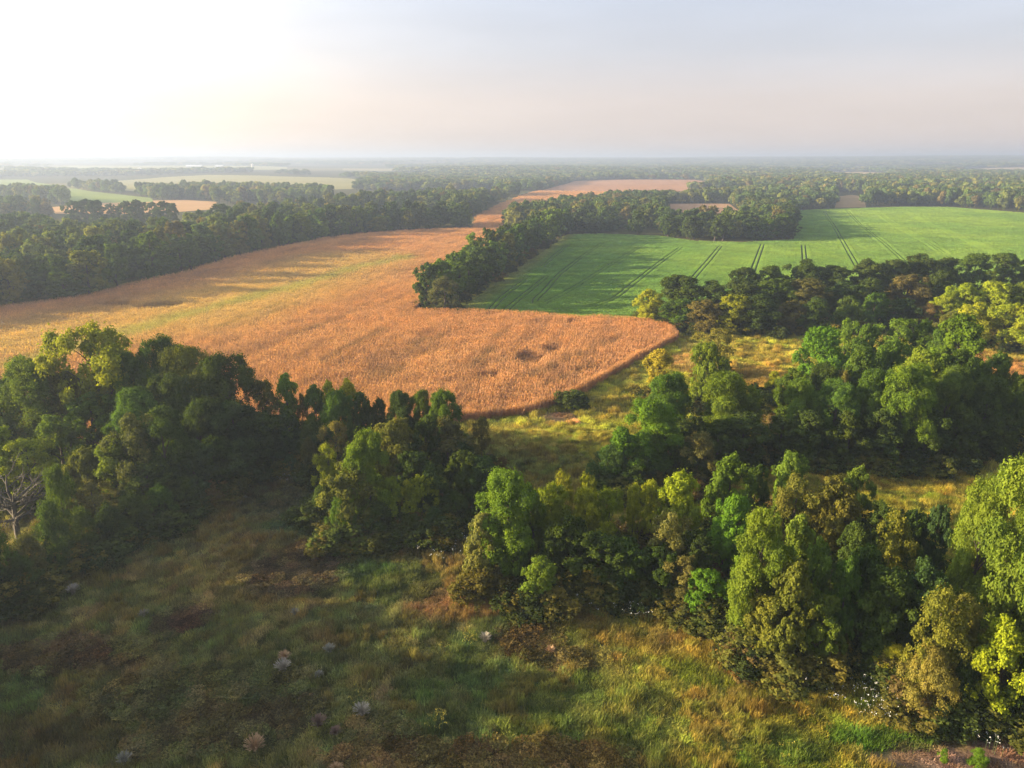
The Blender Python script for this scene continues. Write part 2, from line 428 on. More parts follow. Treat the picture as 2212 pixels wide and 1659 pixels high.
# rows of near trees: bx, base y, top y, width px, shape, colour
NEAR = [
 ('back row of left copse', 'trees of the copse on the left', """
 14 999 815 95 round gr; 95 999 780 135 round lg; 170 992 808 80 spread ol; 238 989 716 165 spread yl; 300 994 772 90 round gr; 378 994 734 88 round dk;
 425 999 757 115 round ol; 508 1004 773 120 round dk; 578 999 824 66 thin bn"""),
 ('middle row of left copse', 'trees of the copse on the left', """
 25 1000 862 95 oval gr; 118 1000 868 100 round ol; 215 1010 850 92 oval lg; 268 1000 868 80 round dk; 335 975 785 85 oval lg; 318 1035 848 110 round gr; 395 1020 815 105 round dk; 455 1045 872 105 round dk;
 520 1035 868 100 oval bl; 572 1022 893 85 round dk; 618 1012 900 85 round bl; 668 1002 912 62 shrub dk"""),
 ('front row of left copse', 'trees of the copse on the left', """
 12 1090 928 95 oval yg; 78 1095 945 90 thin yg; 142 1055 898 95 oval lg; 200 1105 975 75 round ol; 262 1110 946 70 column lg; 312 1105 895 95 thin gy; 330 1120 1000 90 oval dk;
 375 1095 885 95 oval dk; 425 1085 965 85 round bl; 470 1065 950 85 round dk; 520 1050 948 80 oval bl; 575 1030 945 80 shrub dk; 630 1020 950 80 shrub bl"""),
 ('bushes at foot of left copse', 'bushes at the foot of the left copse', """
 -40 1300 1130 110 shrub bl; 12 1295 1128 80 shrub gr; 70 1262 1160 95 shrub bn; 60 1300 1205 80 shrub dk; 135 1235 1085 95 shrub dk; 190 1215 1100 85 shrub dk; 150 1175 1010 75 shrub gr; 245 1190 1095 80 shrub bl; 215 1160 1040 70 thin bn;
 300 1165 1070 80 shrub dk; 355 1140 1050 80 shrub gr; 405 1110 1030 70 shrub dk"""),
 ('row behind central copse', 'trees of the central copse', """
 632 987 804 52 column lg; 662 982 850 34 thin bn; 695 984 828 44 column gr; 726 990 822 40 column yl; 758 992 818 42 column yl; 737 1012 850 82 round gr; 788 1002 850 55 round gr; 824 1004 868 52 round dk;
 872 1017 852 72 round dk; 918 1020 844 60 oval gr; 965 1027 843 85 oval gr; 1042 1024 905 46 thin bn"""),
 ('middle of central copse', 'trees of the central copse', """
 690 1025 905 75 shrub dk; 733 1045 907 74 thin tn; 672 1040 950 50 shrub bn; 855 1075 917 120 round ol; 975 1055 905 110 thin gy; 925 1060 900 80 oval dk; 1000 1070 958 85 shrub bl;
 1002 1115 973 72 oval dk; 1050 1120 990 72 oval bl; 895 1100 975 80 oval dk"""),
 ('front of central copse', 'trees of the central copse', """
 712 1105 963 70 willow yg; 762 1165 1000 110 oval ol; 800 1150 933 115 oval lg; 850 1148 1033 52 willow yg; 916 1142 1032 75 willow yg; 940 1130 1010 72 oval dk; 882 1128 1040 40 willow yg; 985 1140 1065 78 shrub dk; 700 1130 1050 60 shrub dk;
 740 1182 1080 60 shrub gr; 822 1172 1085 80 shrub dk; 890 1170 1115 70 shrub dk; 940 1165 1100 70 shrub bl"""),
 ('left part of near copse', 'trees of the near copse on the right', """
 1045 1270 1108 78 oval tn; 1100 1250 1016 115 oval lg; 1150 1235 1065 66 round lg; 1163 1322 1210 72 oval lg; 1195 1215 1046 85 willow yg; 1212 1195 1022 44 willow yl; 1263 1200 1028 44 willow yg; 1262 1225 1058 80 willow yg;
 1312 1205 1057 62 willow yg; 1232 1275 1120 95 oval dk; 1302 1240 1128 62 willow yg; 1300 1285 1155 95 oval dk; 1190 1280 1140 75 shrub dk; 1366 1195 1045 44 willow yg; 1400 1190 1040 46 willow yg"""),
 ('middle part of near copse', 'trees of the near copse on the right', """
 1457 1205 1028 90 round yg; 1435 1270 1108 100 thin tn; 1502 1055 938 90 thin bn; 1562 1180 990 95 oval lg; 1622 1155 1005 56 oval gr; 1692 1140 980 92 round lg; 1565 1265 1077 105 round br; 1355 1290 1170 90 oval dk; 1416 1300 1180 85 oval dk;
 1467 1318 1200 62 thin tn; 1517 1342 1232 88 oval br; 1365 1285 1222 34 shrub tn; 1705 1220 1035 105 thin ol; 1785 1225 1042 115 round ol; 1832 1165 1013 66 oval lg; 1500 1290 1150 90 oval dk"""),
 ('right part of near copse', 'trees of the near copse on the right', """
 1620 1405 1103 120 oval lg; 1702 1340 1108 60 column lg; 1742 1400 1165 68 oval lg; 1690 1450 1215 105 oval ol; 1802 1430 1205 80 oval gr; 1762 1455 1290 85 oval lg; 1640 1440 1290 80 oval ol; 1600 1350 1200 70 oval lg;
 1885 1245 1085 74 oval dk; 1945 1250 1105 76 round dk; 2002 1260 1098 60 round bl; 1905 1335 1108 105 thin ol; 1840 1390 1180 100 oval dk; 1900 1440 1235 115 oval dk; 1965 1440 1215 105 oval bl; 1830 1300 1130 90 oval dk"""),
 ('right edge of near copse', 'trees of the near copse on the right', """
 2165 1470 967 185 oval lg; 2072 1385 1050 120 round lg; 2255 1500 1050 170 oval lg; 2250 1330 960 160 round lg; 1990 1530 1272 110 thin ol; 2050 1500 1290 90 oval ol; 2130 1560 1335 115 oval yg; 1922 1475 1395 78 shrub yg; 1985 1550 1400 100 shrub tn;
 2215 1570 1370 120 oval gr; 2060 1540 1400 80 shrub dk; 2270 1590 1430 100 shrub gr"""),
 ('small trees beside corn corner', 'trees between the corn and the right wood', """
 1415 865 752 54 column go; 1545 812 707 96 thin ol; 1521 890 744 80 round lg; 1625 908 828 34 cedar bl; 1240 880 854 20 shrub dk"""),
 ('bright copse below corn corner', 'trees of the copse below the corn corner', """
 1440 965 810 98 round gr; 1560 985 812 132 round lg; 1400 1035 868 120 oval br; 1342 1055 925 85 oval br; 1432 1035 898 68 oval br; 1320 1065 965 95 shrub bl; 1600 1015 895 115 oval dk; 1545 1030 910 90 oval dk; 1482 1000 900 80 oval dk; 1380 1068 985 85 shrub dk; 1480 1050 960 80 shrub dk"""),
 ('back of big rounded grove', 'trees of the big rounded grove on the right', """
 1768 853 711 116 round br; 1812 825 688 66 thin lg; 1852 835 704 66 round gr; 1920 835 685 95 thin lg; 1975 835 698 60 round gr; 2052 865 690 125 round br; 2010 850 715 80 round gr; 1668 870 803 40 willow yg"""),
 ('middle of big rounded grove', 'trees of the big rounded grove on the right', """
 1704 940 806 80 round gr; 1765 935 790 80 round dk; 1842 925 752 100 round gr; 1903 915 735 75 oval gr; 1962 955 758 105 round lg; 2045 955 760 100 round gr; 2120 950 772 92 round gr; 2165 965 815 64 round gr; 1800 940 800 50 thin tn"""),
 ('front of big rounded grove', 'trees of the big rounded grove on the right', """
 1716 985 826 86 round lg; 1790 990 826 92 round gr; 1862 990 805 85 round gr; 1940 1003 793 125 round lg; 2030 990 800 105 round gr; 2105 985 820 100 round dk; 2170 975 850 75 round dk; 1740 1008 890 85 oval dk; 1820 1012 890 90 oval dk;
 1895 1012 890 85 oval dk; 1985 1008 880 95 oval dk; 2065 1000 880 90 oval dk; 2140 990 890 80 oval dk; 1680 1005 900 70 oval dk"""),
 ('yellow-green wood at right edge', 'trees of the yellow-green wood', """
 2000 718 655 48 thin pk; 2030 715 640 70 round yg; 2068 712 618 90 round yg; 2128 715 610 95 round yg; 2190 715 612 90 round lg; 2100 750 658 90 round yg; 2160 755 655 85 thin yg; 2205 758 664 100 round yg; 2045 745 672 70 thin ol; 2250 740 620 100 round yg; 2245 765 680 95 round yg"""),
 ('dark stand in pale fields', 'dark stand of trees beyond the left wood', """
 165 488 434 40 oval bl; 192 485 432 44 oval bl; 215 490 434 36 oval bl; 245 486 440 28 oval bl; 275 490 437 40 oval bl; 305 488 434 42 oval bl; 335 492 437 40 oval bl; 362 495 437 42 oval bl; 378 498 441 30 oval bl; 290 494 445 34 oval bl"""),
]

# ------------------------------------------------------------------ areas given by their outline on the ground
def W(pts): return [P(a, b) for a, b in pts]
def pts_(s): 
    v = [float(t) for t in s.replace(',', ' ').split()]
    return list(zip(v[::2], v[1::2]))
CORN_A = W(pts_("""1455 741 1425 754 1380 779 1320 812 1258 851 1200 878 1130 897 1020 908 900 925 780 945 600 968 420 985 250 985 100 990 -200 1010 -700 1060
 -700 800 -200 712 0 677 100 664 200 649 300 620 400 595 500 565 600 541 700 521 800 509 900 502 1020 498 1085 499
 1150 520 1110 548 1050 585 990 622 940 650 880 682 940 684 1000 684 1150 690 1300 698 1400 706 1440 717 1454 726 1460 734"""))
CORN_B = W(pts_("""1085 498 1020 497 1030 470 1075 445 1140 420 1220 398 1240 391 1350 388 1500 388.5 1545 394 1530 408 1380 420 1290 428 1220 438 1180 452 1130 468 1085 486"""))
GREEN = W(pts_("""1000 683 1000 665 1050 632 1110 590 1160 555 1205 525 1222 508 1300 506 1420 510 1500 522 1600 524.5 1716 519 1716 500 1710 455.5 1800 452 1950 447.5 2050 448 2212 461 2500 492 2700 530 2700 640
 2400 612 2212 632 2050 640 1800 650 1600 665 1480 682 1400 698 1300 696 1150 689"""))
FIELDS = {  # name: (outline, colour)
 'pasture': (pts_("-60 386 0 388 60 388 130 404 200 414 330 428 330 436 250 438 150 436 60 420 -60 408"), (.20, .25, .07)),
 'hay_field': (pts_("150 404 260 390 350 383 450 378 560 379 700 383 760 386 800 393 760 408 640 412 500 410 300 414"), (.27, .25, .11)),
 'stubble_field': (pts_("105 448 120 462 330 462 460 452 470 436 400 432 280 434 200 440"), (.42, .26, .13)),
 'stubble_strip': (pts_("275 490 360 497 362 487 280 484"), (.42, .25, .13)),
 'tan_field': (pts_("1756 379 1790 371.5 1850 371 1905 373 1946 381 1900 388 1840 388"), (.36, .27, .12)),
 'gap_field': (pts_("1803 449 1810 424 1840 421 1866 424 1871 448"), (.30, .21, .11)),
 'clearing': (pts_("1430 489 1440 440 1575 440 1650 489"), (.36, .22, .13)),
 'far_tan_field': (pts_("2055 373 2090 365 2212 361 2300 362 2300 374 2160 376"), (.34, .27, .16)),
 'far_green_field': (pts_("1365 385 1400 377 1478 376 1478 386"), (.18, .28, .07)),
 'far_green_strip': (pts_("1366 370 1370 366 1420 366 1420 370"), (.18, .28, .09)),
 'far_pale_field': (pts_("0 368 0 362 150 358 420 358 620 361 620 366 400 371 200 372"), (.28, .28, .14)),
 'far_pale_strip': (pts_("740 368 740 364 900 365 900 369"), (.28, .25, .14)),
}
FIELDW = {k: (W(p), c) for k, (p, c) in FIELDS.items()}
# woods near enough to be laid out from their outlines (front line first)
WOODS = {
 'left': W(pts_("""-700 760 -200 705 0 672 100 660 200 645 300 616 400 591 500 561 600 538 700 518 800 506 900 499 1010 494 1020 468 1063 443 1128 420 1205 400
  1210 392 1150 408 1080 422 1000 430 900 442 800 452 700 466 600 480 500 498 440 512 400 530 260 534 190 536 120 524 0 514 -400 530 -700 560""")),
 'centre': W(pts_("""1100 497 1094 490 1130 474 1180 458 1230 448 1292 440 1382 436 1524 432 1600 424 1700 418 1775 414 1800 424 1800 450 1712 454 1712 516 1600 522 1500 519 1440 512 1424 507 1424 494 1395 494 1395 507 1365 507 1365 494 1335 493 1335 504 1222 505 1200 512 1160 510""")),
 'right': W(pts_("""1874 446 1950 445 2050 446 2212 458 2500 488 2700 500 2700 390 2300 384 2100 382 1960 388 1900 391 1840 392 1760 400 1790 414 1868 420""")),
 'strip_a': W(pts_("-300 440 0 436 150 444 140 432 60 424 -40 420 -300 420")),
 'strip_b': W(pts_("-300 478 0 472 112 470 96 462 0 460 -300 462")),
 'strip_c': W(pts_("118 410 150 406 260 412 276 426 200 420")),
 'strip_d': W(pts_("262 430 300 420 400 416 560 418 700 424 720 440 620 444 480 440 350 436")),
}
allow = {k: True for k in WOODS}

def in_any_field(x, y):
    m = in_poly(x, y, CORN_A) | in_poly(x, y, CORN_B) | in_poly(x, y, GREEN)
    for k, (p, c) in FIELDW.items(): m |= in_poly(x, y, p)
    return m

# ------------------------------------------------------------------ meadow colour (plant colours in patches, plus tones painted for sun and shade)
def ell(px, py, rx, ry, col, k=.9, leafy=0):
    """patch of another colour, mostly other plants: centre and half sizes given where it is seen"""
    x, y = P(px, py); x1, y1 = P(px + rx, py); x2, y2 = P(px, py - ry)
    return (x, y, abs(x1 - x), abs(y2 - y), np.array(col), k, leafy)
MB = [
 ell(395, 1335, 85, 34, (.062, .036, .030), .9, 1), ell(640, 1235, 120, 55, (.060, .040, .032), .8, 1), ell(130, 1410, 120, 40, (.085, .052, .034), .7, 1),
 ell(420, 1500, 230, 70, (.045, .050, .022), .6, 1), ell(250, 1420, 110, 30, (.08, .05, .03), .6, 1), ell(470, 1590, 200, 55, (.06, .045, .026), .6, 1), ell(620, 1540, 100, 40, (.050, .040, .024), .7, 1),
 ell(690, 1100, 130, 60, (.040, .072, .034), .9, 1), ell(560, 1080, 120, 40, (.07, .062, .04), .6), ell(560, 1180, 120, 26, (.15, .105, .05), .55),
 ell(965, 1295, 112, 44, (.165, .100, .060), .85), ell(1030, 1300, 80, 36, (.185, .12, .062), .7), ell(1160, 1385, 80, 34, (.070, .045, .022), .85, 1), ell(1230, 1420, 90, 25, (.08, .05, .024), .6, 1), ell(1250, 1340, 80, 22, (.22, .15, .055), .6),
 ell(1640, 1440, 110, 36, (.20, .115, .05), .75), ell(1500, 1400, 160, 30, (.22, .15, .05), .55), ell(1420, 1370, 200, 20, (.22, .17, .06), .5),
 ell(850, 1260, 110, 50, (.055, .095, .030), .7), ell(980, 1480, 120, 90, (.065, .110, .035), .6), ell(1250, 1540, 200, 80, (.080, .125, .030), .55), ell(800, 1230, 60, 40, (.045, .09, .03), .7),
 ell(1000, 1640, 340, 36, (.125, .075, .032), .7, 1), ell(60, 1600, 220, 60, (.09, .065, .035), .6), ell(350, 1400, 110, 26, (.105, .115, .04), .5), ell(820, 1590, 90, 40, (.08, .06, .03), .6, 1),
 ell(1900, 1600, 150, 26, (.062, .15, .02), .85), ell(1700, 1620, 160, 34, (.08, .14, .03), .6), ell(2130, 1655, 270, 66, (.25, .165, .125), 1.0, 2), ell(1960, 1640, 110, 34, (.25, .165, .125), .9, 2),
 ell(1215, 905, 42, 13, (.42, .24, .17), .9, 2), ell(1300, 880, 110, 26, (.20, .17, .05), .5), ell(1160, 1000, 120, 40, (.085, .105, .035), .6), ell(1500, 790, 60, 26, (.30, .17, .10), .6),
 ell(1650, 765, 90, 22, (.32, .27, .06), .8), ell(1640, 815, 80, 30, (.33, .23, .08), .8), ell(2180, 800, 70, 50, (.34, .19, .09), .9), ell(2200, 770, 80, 16, (.28, .24, .06), .6),
 ell(1990, 1030, 170, 34, (.235, .205, .040), .85), ell(2000, 1000, 250, 14, (.15, .11, .055), .7), ell(1340, 810, 60, 26, (.20, .21, .06), .5), ell(1500, 760, 40, 14, (.22, .20, .09), .6),  # golden tall grass, then a darker band painted for the shadows behind it
]
def meadow_col(x, y):
    x = np.asarray(x, float); y = np.asarray(y, float)
    n1 = fbm(x, y, 9, 41, 3); n2 = fbm(x, y, 22, 53, 2); n3 = vnoise(x, y, 2.3, 61); n4 = vnoise(x, y, 1.1, 67)
    g = np.array([.090, .104, .044]); o = np.array([.125, .115, .050]); t = np.array([.180, .140, .075]); gr = np.array([.074, .108, .040])
    c = g * np.ones(x.shape + (3,))
    def mix(c, k, col): return c * (1 - k[..., None]) + col * k[..., None]
    c = mix(c, sstep(.42, .62, n1), o); c = mix(c, sstep(.5, .72, n2) * .7, gr); c = mix(c, sstep(.62, .82, n3) * .6, t)
    right = sstep(-5, 25, x)  # yellow-green grass right of the shadow edge, sunlight painted into its colour
    c = mix(c, right * .6, np.array([.25, .26, .030])); c = mix(c, right * sstep(.6, .85, n4) * .7, np.array([.36, .25, .06]))
    c = mix(c, right * sstep(.55, .8, vnoise(x, y, 1.3, 71)) * .6, np.array([.13, .21, .022]))
    far = sstep(104, 125, np.hypot(x, y)); c = mix(c, far * .65, np.array([.30, .31, .055]))  # colour lifted so the strip along the corn looks sunlit
    leafy = np.zeros(x.shape)
    c = c * (1 + .3 * (1 - right))[..., None]  # lightens the shaded left part by its colour
    for (cx, cy, rx, ry, col, k, lf) in MB:
        q = ((x - cx) / rx) ** 2 + ((y - cy) / ry) ** 2 + (fbm(x, y, 5, 77, 3) - .5) * 1.5
        m = (1 - sstep(.55, 1.15, q)) * k
        c = mix(c, m, col)
        if lf: leafy = np.where(m > .35, lf, leafy)
    c = c * (.62 + .76 * vnoise(x, y, 1.1, 83))[..., None]
    return np.clip(c * 1.2, 0, .8), leafy

# ------------------------------------------------------------------ ground: one triangulation that follows every field edge
def subdiv(poly):
    o = []
    for i in range(len(poly)):
        a = np.array(poly[i]); b = np.array(poly[(i + 1) % len(poly)])
        L = np.linalg.norm(b - a); st = max(3.0, 0.03 * np.linalg.norm(a)); n = max(1, int(L / st))
        for k in range(n): o.append(tuple(a + (b - a) * k / n))
    return o
vs, es = [], []
for poly in [CORN_A, CORN_B, GREEN] + [p for p, c in FIELDW.values()]:
    s = subdiv(poly); b = len(vs); vs += s; es += [(b + i, b + (i + 1) % len(s)) for i in range(len(s))]
azs = np.concatenate([np.arange(-180, -64, 8), np.arange(-64, 64.1, 1.0), np.arange(72, 180, 8)])
for i, r in enumerate(np.geomspace(6, 10500, 185)):
    for a in azs:
        a_ = math.radians(a + (i % 2) * .5)
        vs.append((math.sin(a_) * r, math.cos(a_) * r))
vs.append((0, 0))
res = delaunay_2d_cdt([Vector(v) for v in vs], es, [], 0, 1e-4)
gv = np.array([tuple(v) for v in res[0]]); gf = np.array([f for f in res[2] if len(f) == 3])
e1 = gv[gf[:, 1]] - gv[gf[:, 0]]; e2 = gv[gf[:, 2]] - gv[gf[:, 0]]
fl = (e1[:, 0] * e2[:, 1] - e1[:, 1] * e2[:, 0]) < 0
gf[fl] = gf[fl][:, ::-1]
cen = gv[gf].mean(1)
gz = hf(gv[:, 0], gv[:, 1])
mc, _ = meadow_col(gv[:, 0], gv[:, 1])
rr_ = np.hypot(gv[:, 0], gv[:, 1])
farc = np.array([.085, .085, .035]) * (1 - .0) + np.zeros((len(gv), 3))
pn = fbm(gv[:, 0], gv[:, 1], 500, 91, 2)
farc = farc + sstep(.5, .6, pn)[:, None] * np.array([.10, .08, .03])
kf = sstep(300, 500, rr_)[:, None]
mc = mc * .62 * (1 - kf) + farc * kf
gcol = np.column_stack([mc, np.ones(len(gv))])
M_GROUND = sheet_mat('meadow_ground', [(.35, .6, (.62, .55, .5), (1, 1, 1)), (2.5, .6, (.55, .55, .5), (1, 1, 1))], .35, 1.3)
ground = link(bpy.data.objects.new('ground', mesh_np('ground', np.column_stack([gv, gz]), gf, M_GROUND, {'col': gcol}, True)))
tag(ground, 'rough meadow ground running out to wooded farmland on the horizon', 'ground', None, 'structure')

def sheet(name, poly, off, mat, label, kind='structure', col=None):
    m = in_poly(cen[:, 0], cen[:, 1], poly); f = gf[m]
    u, inv = np.unique(f.ravel(), return_inverse=True); f2 = inv.reshape(-1, 3)
    x, y = gv[u, 0], gv[u, 1]
    o = link(bpy.data.objects.new(name, mesh_np(name, np.column_stack([x, y, gz[u] + off]), f2, mat, {'col': col(x, y)} if col else None, True)))
    tag(o, label, name.replace('_', ' '), None, kind); return o
M_FIELD = {}
FL = {'pasture': 'pale green sloping pasture beyond the left wood', 'hay_field': 'broad pale yellow hay field on a low rise', 'stubble_field': 'pinkish tan stubble field behind the dark stand of trees',
      'stubble_strip': 'narrow tan strip showing below the dark stand of trees', 'tan_field': 'tan hillside field in the woods beyond the green crop', 'gap_field': 'brown field corner seen through the gap behind the green crop',
      'clearing': 'thin tan clearing behind the dark square wood', 'far_tan_field': 'hazy tan field far off at the right edge', 'far_green_field': 'light green field beyond the far end of the corn',
      'far_green_strip': 'thin far green strip under the horizon', 'far_pale_field': 'hazy pale field in front of the white sheds', 'far_pale_strip': 'thin hazy pale field strip near the horizon'}
for k, (p, c) in FIELDW.items():
    far = math.hypot(*p[0])
    sheet(k, p, .02 + far * 2e-5, sheet_mat(k, [(.012, .5, (.78, .8, .7), (1, 1, 1)), (.1, .4, (.8, .8, .75), (1, 1, 1))], .5, .5, c), FL[k])

# green crop
M_GREEN = sheet_mat('green_crop_mat', [(.030, .55, (.72, .80, .60), (1, 1, 1)), (.018, .5, (1.5, 1.12, .8), (1, 2.5, 1)), (.5, .65, (.60, .68, .55), (.35, 1.6, 1, .5)), (.12, .35, (.75, .8, .7), (.4, 2.2, 1))], .5, 1.6, (.110, .175, .050))
sheet('green_crop_field', GREEN, .04, M_GREEN, 'smooth green crop field with dark paired wheel tracks')
M_TRACK = sheet_mat('wheel_track_mat', [(.3, .5, (.7, .7, .7), (1, 1, 1))], .3, 1.5, (.062, .095, .036))
def strip_mesh(lines, width, off, jit=0.0, seed=0):
    A = Acc(); rng = rs(seed)
    for ln in lines:
        ln = np.array(ln); out = [ln[0]]
        for i in range(len(ln) - 1):
            n = max(1, int(np.linalg.norm(ln[i + 1] - ln[i]) / 5))
            for k in range(1, n + 1): out.append(ln[i] + (ln[i + 1] - ln[i]) * k / n)
        p = np.array(out); 
        for _ in range(6): p[1:-1] = (p[:-2] + p[1:-1] * 2 + p[2:]) / 4
        p[1:-1] += 0 * (np.column_stack([vnoise(p[1:-1, 0], p[1:-1, 1], 12, 5), vnoise(p[1:-1, 0], p[1:-1, 1], 12, 6)]) - .5) * .6
        d = np.gradient(p, axis=0); d /= np.linalg.norm(d, axis=1)[:, None] + 1e-9; nn = np.column_stack([-d[:, 1], d[:, 0]])
        for s in (-1.1, 1.1):
            wv = (width * (.65 + .7 * vnoise(p[:, 0], p[:, 1], 6, 8 + int(s))))[:, None]
            a = p + nn * (s - wv / 2); b = p + nn * (s + wv / 2)
            v = np.empty((len(p) * 2, 3)); v[0::2, :2] = a; v[1::2, :2] = b; v[:, 2] = hf(v[:, 0], v[:, 1]) + off
            q = np.array([(2 * i, 2 * i + 2, 2 * i + 3, 2 * i + 1) for i in range(len(p) - 1)]); A.add(v, q[:, ::-1])
    return A.get()
TR = ["1556 533 1527 569 1480 622", "1647 529 1632 570 1618 610", "1735 531 1739 580 1741 600", "1780 457 1795 480 1822 526 1867 605", "1829 455 1860 488 1909 526 1963 575", "1889 455 1940 492 2007 526 2110 597",
      "1949 455 2000 482 2074 513 2158 551 2230 585", "1470 536 1389 597 1315 657 1272 668 1204 675 1154 671 1136 661 1171 638 1204 597 1251 560 1302 526", "1396 526 1319 573 1221 634 1167 662", "1228 529 1200 552 1172 577",
      "1134 607 1083 644 1058 674", "1150 677 1240 685 1378 686", "2168 513 2230 532", "1180 600 1130 640 1090 674", "2260 545 2190 575 2150 610", "1966 553 2090 552 2230 554"]
for i, t in enumerate(TR):
    v, q = strip_mesh([W(pts_(t))], .95 if i < 15 else .6, .09)
    # keep the ribbon following the finer sheet: lift a little with distance
    o = link(bpy.data.objects.new('wheel_track', mesh_np('wheel_track', v, q, M_TRACK)))
    tag(o, None, None, 'wheel tracks in the green crop', 'structure')

# ------------------------------------------------------------------ scatter (geometry nodes) for what nobody could count
def src_collection(name, meshes):
    c = bpy.data.collections.new(name)
    for i, me in enumerate(meshes):
        o = bpy.data.objects.new('%s_%02d' % (name, i), me); c.objects.link(o)
    return c
def scatter(name, pos, idx, rot, scl, tint, coll, label, cat):
    n = len(pos)
    me = bpy.data.meshes.new(name); me.vertices.add(n); me.vertices.foreach_set('co', np.asarray(pos, np.float32).ravel())
    a = me.attributes.new('pick', 'INT', 'POINT'); a.data.foreach_set('value', np.asarray(idx, np.int32))
    a = me.attributes.new('rot', 'FLOAT_VECTOR', 'POINT'); a.data.foreach_set('vector', np.asarray(rot, np.float32).ravel())
    a = me.attributes.new('scl', 'FLOAT_VECTOR', 'POINT'); a.data.foreach_set('vector', np.asarray(scl, np.float32).ravel())
    a = me.attributes.new('tint', 'FLOAT_COLOR', 'POINT'); a.data.foreach_set('color', np.column_stack([tint, np.ones(n)]).astype(np.float32).ravel())
    o = link(bpy.data.objects.new(name, me)); tag(o, label, cat, None, 'stuff')
    ng = bpy.data.node_groups.new('scatter_' + name, 'GeometryNodeTree')
    ng.interface.new_socket('Geometry', in_out='INPUT', socket_type='NodeSocketGeometry')
    ng.interface.new_socket('Geometry', in_out='OUTPUT', socket_type='NodeSocketGeometry')
    gi = ng.nodes.new('NodeGroupInput'); go = ng.nodes.new('NodeGroupOutput')
    ci = ng.nodes.new('GeometryNodeCollectionInfo'); ci.inputs['Collection'].default_value = coll
    ci.inputs['Separate Children'].default_value = True; ci.inputs['Reset Children'].default_value = True
    ip = ng.nodes.new('GeometryNodeInstanceOnPoints'); ip.inputs['Pick Instance'].default_value = True
    def na(nm, t):
        x = ng.nodes.new('GeometryNodeInputNamedAttribute'); x.data_type = t; x.inputs['Name'].default_value = nm
        return [s for s in x.outputs if s.enabled and s.name == 'Attribute'][0]
    L = ng.links.new
    L(gi.outputs[0], ip.inputs['Points']); L(ci.outputs[0], ip.inputs['Instance'])
    L(na('pick', 'INT'), ip.inputs['Instance Index']); L(na('rot', 'FLOAT_VECTOR'), ip.inputs['Rotation']); L(na('scl', 'FLOAT_VECTOR'), ip.inputs['Scale'])
    L(ip.outputs[0], go.inputs[0])
    md = o.modifiers.new('scatter', 'NODES'); md.node_group = ng
    return o

# grass / leafy patches -----------------------------------------------------------
def blades(rng, n, R, h0, h1, w, lean, leafy=0):
    a = rng.rand(n) * 6.283; r = R * np.sqrt(rng.rand(n))
    # clumpy
    k = rng.randint(0, max(3, n // 14), n); ck = rng.rand(max(3, n // 14) + 1, 2) * 2 - 1
    p = np.column_stack([np.cos(a) * r, np.sin(a) * r]) * .55 + ck[k] * R * .6
    h = rng.uniform(h0, h1, n); da = rng.rand(n) * 6.283; ln = rng.uniform(.1, 1, n) * lean * h
    dx, dy = np.cos(da) * ln, np.sin(da) * ln; px, py = -np.sin(da) * w / 2, np.cos(da) * w / 2
    # blades roughly face any way
    v = np.zeros((n, 5, 3))
    v[:, 0] = np.column_stack([p[:, 0] - px, p[:, 1] - py, np.full(n, -.05)]); v[:, 1] = np.column_stack([p[:, 0] + px, p[:, 1] + py, np.full(n, -.05)])
    v[:, 2] = np.column_stack([p[:, 0] + px * .9 + dx * .35, p[:, 1] + py * .9 + dy * .35, h * .62]); v[:, 3] = np.column_stack([p[:, 0] - px * .9 + dx * .35, p[:, 1] - py * .9 + dy * .35, h * .62])
    v[:, 4] = np.column_stack([p[:, 0] + dx, p[:, 1] + dy, h])
    b = np.arange(n)[:, None] * 5
    q = b + np.array([0, 1, 2, 3]); t = b + np.array([3, 2, 4])
    return v.reshape(-1, 3), q, t, np.repeat(rng.rand(n), 5)
patch = []
for s in range(6):
    rng = rs(40 + s); v, q, t, tn = blades(rng, 260, .8, .18, .58 + .1 * (s % 3), .042, .75); patch.append(mesh_np('grass_patch', v, [q, t], M_GRASS, {'tone': tn}))
for s in range(3):
    rng = rs(60 + s); n = 330
    a = rng.rand(n) * 6.283; r = .85 * np.sqrt(rng.rand(n)); z = (.35 + .25 * vnoise(np.cos(a) * r + s * 9, np.sin(a) * r, .5, s)) * rng.uniform(.55, 1.15, n)
    nr = rng.normal(size=(n, 3)) * .5 + np.array([0, 0, 1]); nr /= np.linalg.norm(nr, axis=1)[:, None]
    v, q = leaves_at(rng, np.column_stack([np.cos(a) * r, np.sin(a) * r, z]), nr, .12, 1.4)
    patch.append(mesh_np('leafy_patch', v, q, M_GRASS, {'tone': np.repeat(rng.rand(n), 4)}))
for s in range(2):   # tall seed-head grass
    rng = rs(80 + s); v, q, t, tn = blades(rng, 150, .55, .5, 1.05, .04, .5); patch.append(mesh_np('tall_grass_patch', v, [q, t], M_GRASS, {'tone': tn}))
C_GRASS = src_collection('meadow_plants', patch)

